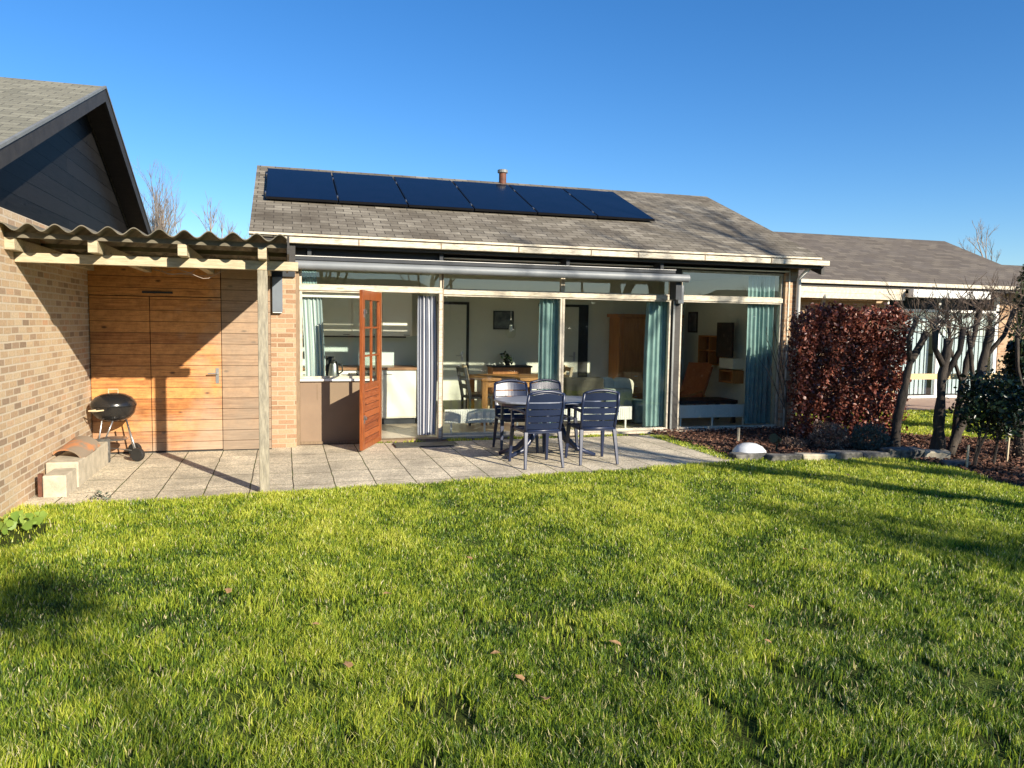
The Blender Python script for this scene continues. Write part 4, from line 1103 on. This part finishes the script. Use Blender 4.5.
for i, (x, y, r0, hh, lb) in enumerate(stn):
    rr = random.Random(i); b = MB().box(-r0,-.10,-.02, r0,.10,hh)
    b.v = [(a+rr.uniform(-.03,.03), c+rr.uniform(-.02,.02), z+rr.uniform(-.015,.015)) for a, c, z in b.v]
    o = b.build('edging_stone', M['concrete'] if i in (2,6) else M['stone'], bevel=.02); o.location = (x,y,0); o.rotation_euler = (0,0,rr.uniform(-.15,.15)-(0.05*i))
    tag(o, lb, 'stone', 'edging stones along the flower bed')

def shrub_ball(name, c, r, n, size, m, label, cat='shrub', squash=.8, stem=None):
    t_ = thing(name, label, cat, (c[0],c[1],0))
    d = rng.normal(size=(n,3)); d /= np.linalg.norm(d,axis=1)[:,None]
    rad = r*rng.uniform(.35,1,n)**.5*(1+.18*np.sin(d[:,0]*5+c[0])*np.sin(d[:,2]*6))
    pts = np.array(c)+d*rad[:,None]*np.array([1,1,squash]); pts = pts[pts[:,2] > .02]
    leaf_obj('foliage', pts, size, m, t_, aspect=.35, seed=int(c[0]*10))
    s = MB(); rr = random.Random(int(c[0]*31))
    for i in range(26):
        a = rr.uniform(0,6.28); e = rr.uniform(.4,1.4)
        s.tube([(c[0],c[1],0),(c[0]+math.cos(a)*r*.5*math.cos(e), c[1]+math.sin(a)*r*.5*math.cos(e), c[2]*.7),(c[0]+math.cos(a)*r*math.cos(e), c[1]+math.sin(a)*r*math.cos(e), c[2]+r*squash*math.sin(e))], [.006,.004,.002], 4)
    s.build('stem', stem or M['twig'], t_)
shrub_ball('dry_shrub', (7.15,8.72,.18), .27, 1500, .035, M['dryshrub'], 'dry brown twiggy low shrub left of the lavender')
shrub_ball('lavender_bush', (7.62,8.50,.17), .27, 2600, .035, M['lavender'], 'rounded grey green lavender bush at the foot of the hedge')
shrub_ball('dry_shrub', (6.75,8.95,.07), .22, 500, .035, M['dryshrub'], 'sparse flat dry shrub in the mulch right of the spotlight', squash=.4)

shrub_ball('dry_shrub', (9.35,7.55,.2), .34, 1500, .035, M['dryshrub'], 'pinkish brown dry shrub right of the evergreen bush at the picture edge')

# beech hedge
hd = thing('beech_hedge', 'clipped reddish brown beech hedge at the right end of the bungalow', 'hedge', (7.9,9.45,0))
n = 34000; x = rng.uniform(0,1,n); y = rng.uniform(0,1,n); z = rng.uniform(0,1,n)
shell = rng.uniform(0,1,n) < .55
y = np.where(shell, np.where(rng.uniform(0,1,n) < .75, y*.25, 1-y*.25), y)
py_ = 9.12+y*.62; px_ = 6.94+(py_-9.12)*.38+x*(1.88-(py_-9.12)*.38); top = 1.93+.05*np.sin(px_*6)+.03*np.sin(px_*17)
pz_ = .12+z*(top-.12)
k = (rng.uniform(0,1,n) < .45+.55*np.clip(z*1.6,0,1)) & (np.sin(px_*9+pz_*4)*np.sin(pz_*11-px_*3) > -.72)
# rounded top corner near the house
k &= ~((px_ < 7.2) & (pz_ > 1.55+(px_-6.9)*1.0))
pts = np.stack([px_, py_, pz_], 1)[k]; pts += rng.normal(0,.03,pts.shape)
leaf_obj('foliage', pts, .050, M['beech'], hd, aspect=.6, seed=21, tint=np.clip(rng.normal(.40,.28,len(pts)),0,1))
s = MB(); rr = random.Random(77)
for i in range(26):
    bx = 6.98+1.9*i/25+rr.uniform(-.04,.04); by = 9.42+rr.uniform(-.1,.1)
    grow(s, s, (bx,by,0), (rr.uniform(-.2,.2),rr.uniform(-.2,.2),1), .75, .014, 3, rr, spread=.45, up=.35, seg=3, ratio=.68, thr=1)
s.build('stem', M['barkdark'], hd)

# pollarded trunks with twiggy shoots
def pollard(base, pts, r0, label, shoots, seed, name='pollard_tree', arms=()):
    rr = random.Random(seed); t_ = thing(name, label, 'tree', base)
    tr = MB(); n = len(pts)
    rs = [r0*(1.25 if i == 0 else 1-.35*i/(n-1)) for i in range(n)]; rs[-1] *= 1.25
    # finer path with knobbly radius
    fine = []; fr_ = []
    for i in range(n-1):
        a, b = Vector(pts[i]), Vector(pts[i+1])
        for k in range(4):
            t = k/4; fine.append(a.lerp(b,t)+Vector((rr.uniform(-.008,.008),rr.uniform(-.008,.008),0))); fr_.append((rs[i]*(1-t)+rs[i+1]*t)*rr.uniform(.82,1.25))
    fine.append(Vector(pts[-1])); fr_.append(rs[-1])
    tr.tube(fine, fr_, 10)
    tw = MB(); heads = [Vector(pts[-1])]
    for a in arms:
        tr.tube(a, [r0*.55, r0*.45, r0*.5][:len(a)], 8); heads.append(Vector(a[-1]))
    tr.build('trunk', M['barkdark'], t_, smooth=True)
    for h in heads:
        for i in range(shoots):
            d = Vector((rr.gauss(0,.75), rr.gauss(0,.75), rr.uniform(.1,1.2)))
            grow(tw, tw, h+Vector((rr.uniform(-.04,.04),rr.uniform(-.04,.04),rr.uniform(-.06,.04))), d, rr.uniform(.15,.36), .008, 2, rr, spread=.45, up=.12, seg=3, ratio=.7, thr=1, kids=(2,3))
    tw.build('crown', M['twig'], t_)
pollard((8.02,8.5,0), [(8.02,8.5,0),(8.08,8.5,.6),(8.2,8.48,1.2),(8.42,8.45,1.62)], .065, 'leaning dark pollard tree at the right end of the beech hedge', 9, 1, arms=[[(8.2,8.48,1.2),(8.12,8.45,1.55),(8.2,8.4,1.8)]])
pollard((8.12,7.85,0), [(8.12,7.85,0),(8.1,7.85,.5),(8.12,7.85,1.1),(8.18,7.85,1.55)], .075, 'thickest upright dark pollard tree beside the evergreen bush', 10, 2, arms=[[(8.12,7.85,1.2),(7.92,7.8,1.42),(7.86,7.75,1.66)],[(8.12,7.85,1.0),(8.32,7.8,1.4),(8.36,7.8,1.7)]])
pollard((8.4,7.95,0), [(8.4,7.95,0),(8.6,7.95,.45),(8.85,7.95,1.1),(8.98,7.95,1.7)], .06, 'slanting pollard tree behind the evergreen bush', 11, 3, arms=[[(8.75,7.95,.85),(8.62,7.9,1.3),(8.55,7.9,1.65)],[(8.9,7.95,1.3),(9.15,7.9,1.6),(9.3,7.9,1.95)]])
pollard((9.15,7.6,0), [(9.15,7.6,0),(9.2,7.6,.8),(9.25,7.55,1.4),(9.35,7.5,1.9)], .05, 'bare twiggy tree at the right edge of the picture', 14, 4, arms=[[(9.2,7.6,.8),(9.0,7.55,1.2),(8.9,7.5,1.6)],[(9.25,7.55,1.4),(9.5,7.5,1.7),(9.7,7.5,2.1)]])
pollard((9.3,8.7,0), [(9.3,8.7,0),(9.35,8.7,.9),(9.5,8.7,1.5),(9.6,8.7,2.0)], .05, 'bare twiggy tree standing behind the others near the wooden rail', 14, 5, arms=[[(9.35,8.7,.9),(9.1,8.7,1.4),(9.05,8.7,1.8)]])

# evergreen bush on a thin stem
eb = thing('evergreen_bush', 'dark glossy evergreen bush on a thin stem at the edge of the bed', 'bush', (8.15,7.15,0))
s = MB(); rr = random.Random(9); tips = []
grow(s, s, (7.95,7.15,0), (.12,0,1), .42, .022, 5, rr, spread=.62, up=.12, seg=3, ratio=.72, thr=1, tips=tips)
grow(s, s, (8.3,7.2,0), (.15,0,1), .42, .018, 5, rr, spread=.62, up=.12, seg=3, ratio=.72, thr=1, tips=tips)
grow(s, s, (8.0,7.2,.1), (.3,.2,1), .35, .016, 4, rr, spread=.7, up=.0, seg=3, ratio=.75, thr=1, tips=tips)
s.build('stem', M['barkdark'], eb)
T = np.array([tuple(t) for t in tips]); 
cen = np.array([8.22,7.2,.62]); dd = rng.normal(size=(60,3)); dd /= np.linalg.norm(dd,axis=1)[:,None]
C = np.concatenate([T, cen+dd*rng.uniform(.1,1,(60,1))*np.array([.52,.4,.36])])
C = C[(C[:,2] > .15)&(C[:,2] < 1.1)]
pts = np.repeat(C, 9, 0)+rng.normal(0,.06,(len(C)*9,3))
leaf_obj('foliage', pts, .06, M['holly'], eb, aspect=.55, seed=31, tint=rng.uniform(0,1,len(pts)))
# pale stakes
for (x,y,hh,lb) in ((7.78,7.1,.30,'short pale stake left of the evergreen bush stem'),(8.75,7.4,.32,'short pale stake right of the evergreen bush stem')):
    o = MB().tube([(x,y,0),(x+.01,y,hh)], .014, 6).build('garden_stake', M['palewood']); tag(o, lb, 'stake', 'pale stakes in the bed')
# conifer at the far right
def foliage_tree(name, base, h0, h1, r, n, size, m, label, seed):
    t_ = thing(name, label, 'tree', base)
    MB().tube([base,(base[0],base[1],(h0+h1)*.55)], [.07,.03], 8).build('trunk', M['barkdark'], t_)
    rr = np.random.default_rng(seed); z = rr.uniform(0,1,n); a = rr.uniform(0,2*np.pi,n)
    rad = r*(1-z*.65)*(.75+.25*np.sin(a*5+z*9))*rr.uniform(.2,1,n)**.5
    pts = np.stack([base[0]+np.cos(a)*rad, base[1]+np.sin(a)*rad, h0+z*(h1-h0)], 1)
    cell = np.sin(pts[:,0]*7)*np.sin(pts[:,1]*7+1)*np.sin(pts[:,2]*8); pts = pts[cell > -.35]
    leaf_obj('crown', pts, size, m, t_, aspect=.4, seed=seed)
foliage_tree('conifer', (13.35,11.0,0), .3, 2.9, .6, 3200, .09, M['conifer'], 'dark evergreen conifer at the far right edge', 41)
foliage_tree('conifer', (11.3,9.4,0), .1, 1.5, .55, 4000, .09, M['holly'], 'low dark evergreen shrub at the far right edge below the conifer', 42)

# timber rail in the neighbour's garden
rl = thing('timber_rail', 'pale timber rail fence in the next garden behind the pollard trees', 'rail', (12.7,12,0))
MB().box(11.2,11.97,.70, 14.05,12.03,.81).build('top_rail', M['rail'], rl)
for x in (11.25,13.98): MB().box(x-.04,12.031,0, x+.04,12.09,.80).build('post', M['rail'], rl)
MB().prism([(9.6,12.4),(19,12.4),(19,14.9),(9.6,14.9)], 'z', -.03, .006).build('terrace', M['nbwall'], kind='structure')

# ------------------------------------------------------------------ neighbouring bungalow, set back to the right
nb = thing('neighbouring_bungalow', 'neighbouring bungalow set back on the right with cream boarding and pale blinds', 'house', (13,15,0))
NG = 14.4
def rn(y): return 2.74+.425*(y-NG) if y <= 17.9 else 2.74+.425*(17.9-NG)-.425*(y-17.9)
MB().prism([(NG,rn(NG)),(17.9,rn(17.9)),(21.4,rn(21.4)),(21.4,rn(21.4)-.06),(17.9,rn(17.9)-.06),(NG,rn(NG)-.05)][::-1], 'x', 8.4, 18.3).build('roof', M['shingle_dark'], nb)
MB().box(8.4,NG-.06,2.655, 18.3,NG+.03,2.735).build('gutter', M['cream'], nb)
MB().box(8.3,15.0,-.02, 13.75,21,2.66).build('wall', M['brick_dark'], nb)
MB().box(17.2,15.0,-.02, 17.9,21,2.66).build('wall', M['brick_dark'], nb)
MB().box(13.75,15.6,-.02, 17.2,21,2.66).build('wall', M['darkgrey'], nb)
MB().box(8.4,NG+.031,2.59, 18.2,15.0,2.65).build('soffit', M['darkwood'], nb)
c_ = MB()
for i, z in enumerate((2.335,2.46)): c_.box(8.9,NG+.02-.0*i,z, 13.7,NG+.05,z+.12)
c_.build('boarding', M['cream'], nb)
MB().box(13.75,15.02,2.10, 17.2,15.1,2.16).box(13.75,15.02,0,13.82,15.1,2.58).box(15.3,15.02,0.05,15.38,15.1,2.58).box(17.1,15.02,.05,17.2,15.1,2.58).box(13.82,15.02,0,17.1,15.1,.06).build('window_frame', M['white'], nb)
for (a, b) in ((13.83,15.29),(15.39,17.09)):
    p = MB().box(a,15.06,.07,b,15.066,2.09).build('pane', M['glass'], nb)
    q = MB(); n = int((b-a)/.13)
    for i in range(n):
        x = a+.02+i*.13; q.prism([(x,15.22),(x+.127,15.245),(x+.125,15.249),(x-.002,15.224)], 'z', .08, 2.08)
    q.build('blind', M['nbblind'], nb)
MB().tube([(11.5,14.44,2.33),(11.52,14.5,2.52),(11.66,14.6,2.50),(11.74,14.75,2.30),(11.74,14.9,2.0),(11.74,14.93,0)], .05, 12).build('downpipe', M['zinc'], nb, smooth=True)
na = thing('awning', 'white closed awning box on the neighbouring bungalow', 'awning', (14.7,14.35,2.4))
MB().box(13.72,14.2,2.40, 16.0,14.36,2.58).build('cassette', M['white'], na, bevel=.015)
MB().box(13.8,14.361,2.42, 13.9,15.0,2.5).build('bracket', M['white'], na)
# a further roof behind
fh = thing('far_house', 'distant dark roofed house behind the neighbouring bungalow', 'house', (32,26,0))
MB().box(24,24.2,0,44,32,3.2).build('wall', M['brick_dark'], fh)
MB().prism([(23.6,3.2),(28,4.75),(32.4,3.2)], 'x', 23.6,44.4).build('roof', M['shingle_dark'], fh)

# ------------------------------------------------------------------ bare trees
def bare_tree(base, h, r, depth, seed, label, cat='tree', spread=.5, up=.25, length=None, group=None, m=M['twigpale'], mt=M['bark'], kids=(2,3), wob=.1, ratio=.74, limit=1):
    rr = random.Random(seed); t_ = thing('bare_tree', label, cat, base, 0, group)
    a = MB(); b = MB()
    grow(a, b, base, (rr.uniform(-.05,.05),rr.uniform(-.05,.05),1), length or h*.30, r, depth, rr, spread, up, 4, ratio, kids, r*.35, wob)
    a.build('trunk', mt, t_); b.build('crown', m, t_)
bare_tree((-3.9,30,0), 6.6, .12, 7, 3, 'bare tree with pale twigs behind the dark gable', spread=.5, kids=(2,4), group='bare trees beyond the houses')
bare_tree((-2.0,31,0), 6.2, .10, 6, 14, 'smaller bare tree between the gable and the bungalow roof', spread=.45, kids=(3,3), group='bare trees beyond the houses')
bare_tree((-3.6,36,0), 7.4, .06, 4, 8, 'single thin bare sapling between the two bare trees at left', spread=.25, group='bare trees beyond the houses', kids=(1,2))
bare_tree((42.3,38,0), 8.0, .2, 7, 5, 'rounded bare tree above the roof of the neighbouring bungalow', spread=.62, group='bare trees beyond the houses', kids=(2,4))

# behind the camera: hedge, house and trees that the windows mirror and that throw the branch shadows
ph = thing('privet_hedge', 'dark green hedge closing the garden behind the camera', 'hedge', (4,-7,0))
MB().box(-9,-7.5,0, 24,-6.8,1.5).build('inner_growth', M['barkdark'], ph)
n = 26000
pts = np.stack([rng.uniform(-9.2,24.2,n), rng.uniform(-7.75,-6.55,n), rng.uniform(.05,1.75,n)], 1)
leaf_obj('foliage', pts, .12, M['holly'], ph, seed=51)
rh = thing('rear_house', 'long low house with a dark roof behind the camera', 'house', (6,-18,0))
for a, b in ((-12,8.2),(24.2,46)):
    MB().box(a,-24,0,b,-16.5,2.3).build('wall', M['brick_dark'], rh)
    r2 = MB(); x0, x1, y0, y1, e, t = a-.6, b+.6, -24.6, -15.9, 2.3, 3.95
    ym = (y0+y1)/2; hh = 1.9
    r2.add([(x0,y0,e),(x1,y0,e),(x1,y1,e),(x0,y1,e),(x0+hh,ym,t),(x1-hh,ym,t)], [(0,3,2,1),(0,1,5,4),(2,3,4,5),(1,2,5),(3,0,4)])
    r2.build('roof', M['shingle_dark'], rh)
bare_tree((11.3,-4.4,0), 11.5, .18, 7, 27, 'second tall bare tree behind the camera on the right', spread=.5, m=M['twig'], up=.2, group='bare trees behind the camera')
bare_tree((12.4,-3.0,0), 12, .2, 7, 21, 'tall bare tree behind the camera on the right', spread=.5, m=M['twig'], up=.2, group='bare trees behind the camera')
tk = thing('evergreen_thicket', 'tall dark evergreen thicket between the houses behind the camera', 'thicket', (16,-19.5,0))
MB().box(8.4,-20.2,0,24,-19,2.9).build('inner_growth', M['barkdark'], tk)
n = 9000; leaf_obj('foliage', np.stack([rng.uniform(8,24.4,n), rng.uniform(-20,-18.7,n), rng.uniform(.1,3.25,n)],1), .3, M['holly'], tk, seed=61)
bare_tree((6.5,-13,0), 8, .14, 6, 22, 'bare tree behind the camera in front of the rear house', spread=.55, m=M['twig'], group='bare trees behind the camera')
bare_tree((1.5,-13.5,0), 8, .14, 6, 23, 'bare tree behind the camera left of the rear house gap', spread=.55, m=M['twig'], group='bare trees behind the camera')
bare_tree((15.8,-13,0), 9, .15, 6, 24, 'bare tree behind the camera at the right gap', spread=.55, m=M['twig'], group='bare trees behind the camera')
foliage_tree('lawn_shade_tree', (7.15,-12.1,0), 7.72, 8.05, .65, 85, .2, M['conifer'], 'unseen thin tree added behind the camera, its small high crown shading the lawn', 43)  # added out of view; flat crown shaped to cast the left lawn shadow
foliage_tree('lawn_shade_tree', (13.8,-12.9,0), 6.5, 8.6, 1.6, 520, .2, M['conifer'], 'unseen broad evergreen added behind the camera to shade the right of the lawn', 44)  # added out of view; crown sized and placed for the right lawn shadow

# ------------------------------------------------------------------ light, sky, camera
SUN_AZ = math.atan2(.50, -1.0)          # direction towards the sun in x,y = (.52,-1)
elev = math.atan2(.462, math.hypot(.50, 1.0))
to_sun = Vector((.50, -1.0, .462)).normalized()
sl_ = bpy.data.lights.new('sun', 'SUN'); sl_.energy = 4.8; sl_.angle = R(.55); sl_.color = (1.0, .90, .74)
so = bpy.data.objects.new('sun', sl_); COL.objects.link(so)
so.rotation_euler = to_sun.to_track_quat('Z', 'Y').to_euler(); so.location = (10,-20,12)
w = bpy.data.worlds.new('World'); scene.world = w; w.use_nodes = True
nt = w.node_tree; bgn = nt.nodes['Background']
sky = nt.nodes.new('ShaderNodeTexSky'); sky.sky_type = 'NISHITA'; sky.sun_disc = False
sky.sun_elevation = elev; sky.sun_rotation = math.atan2(.50, -1.0)
sky.altitude = 0; sky.air_density = 1.0; sky.dust_density = .1; sky.ozone_density = 5.0
hs = nt.nodes.new('ShaderNodeHueSaturation'); hs.inputs['Saturation'].default_value = 1.2; hs.inputs['Hue'].default_value = .505
nt.links.new(sky.outputs[0], hs.inputs['Color']); nt.links.new(hs.outputs[0], bgn.inputs['Color']); bgn.inputs['Strength'].default_value = .086

cam = bpy.data.cameras.new('camera'); co = bpy.data.objects.new('camera', cam); COL.objects.link(co)
rx = (0.95859638,-0.28438123,0.01484213); uy = (0.00790831,0.07868496,0.99686816); fw = (0.28465844,0.95547684,-0.07767609)
co.matrix_world = Matrix(((rx[0],uy[0],-fw[0],0),(rx[1],uy[1],-fw[1],0),(rx[2],uy[2],-fw[2],1.65),(0,0,0,1)))
cam.sensor_width = 36; cam.lens = 36*766/1024; cam.clip_start = .05; cam.clip_end = 600
scene.camera = co
scene.render.resolution_x = 1024; scene.render.resolution_y = 768
scene.view_settings.view_transform = 'Standard'; scene.view_settings.look = 'None'
scene.view_settings.exposure = 1.02; scene.view_settings.gamma = 1
scene.render.engine = 'CYCLES'
scene.cycles.max_bounces = 10; scene.cycles.transparent_max_bounces = 24; scene.cycles.diffuse_bounces = 5
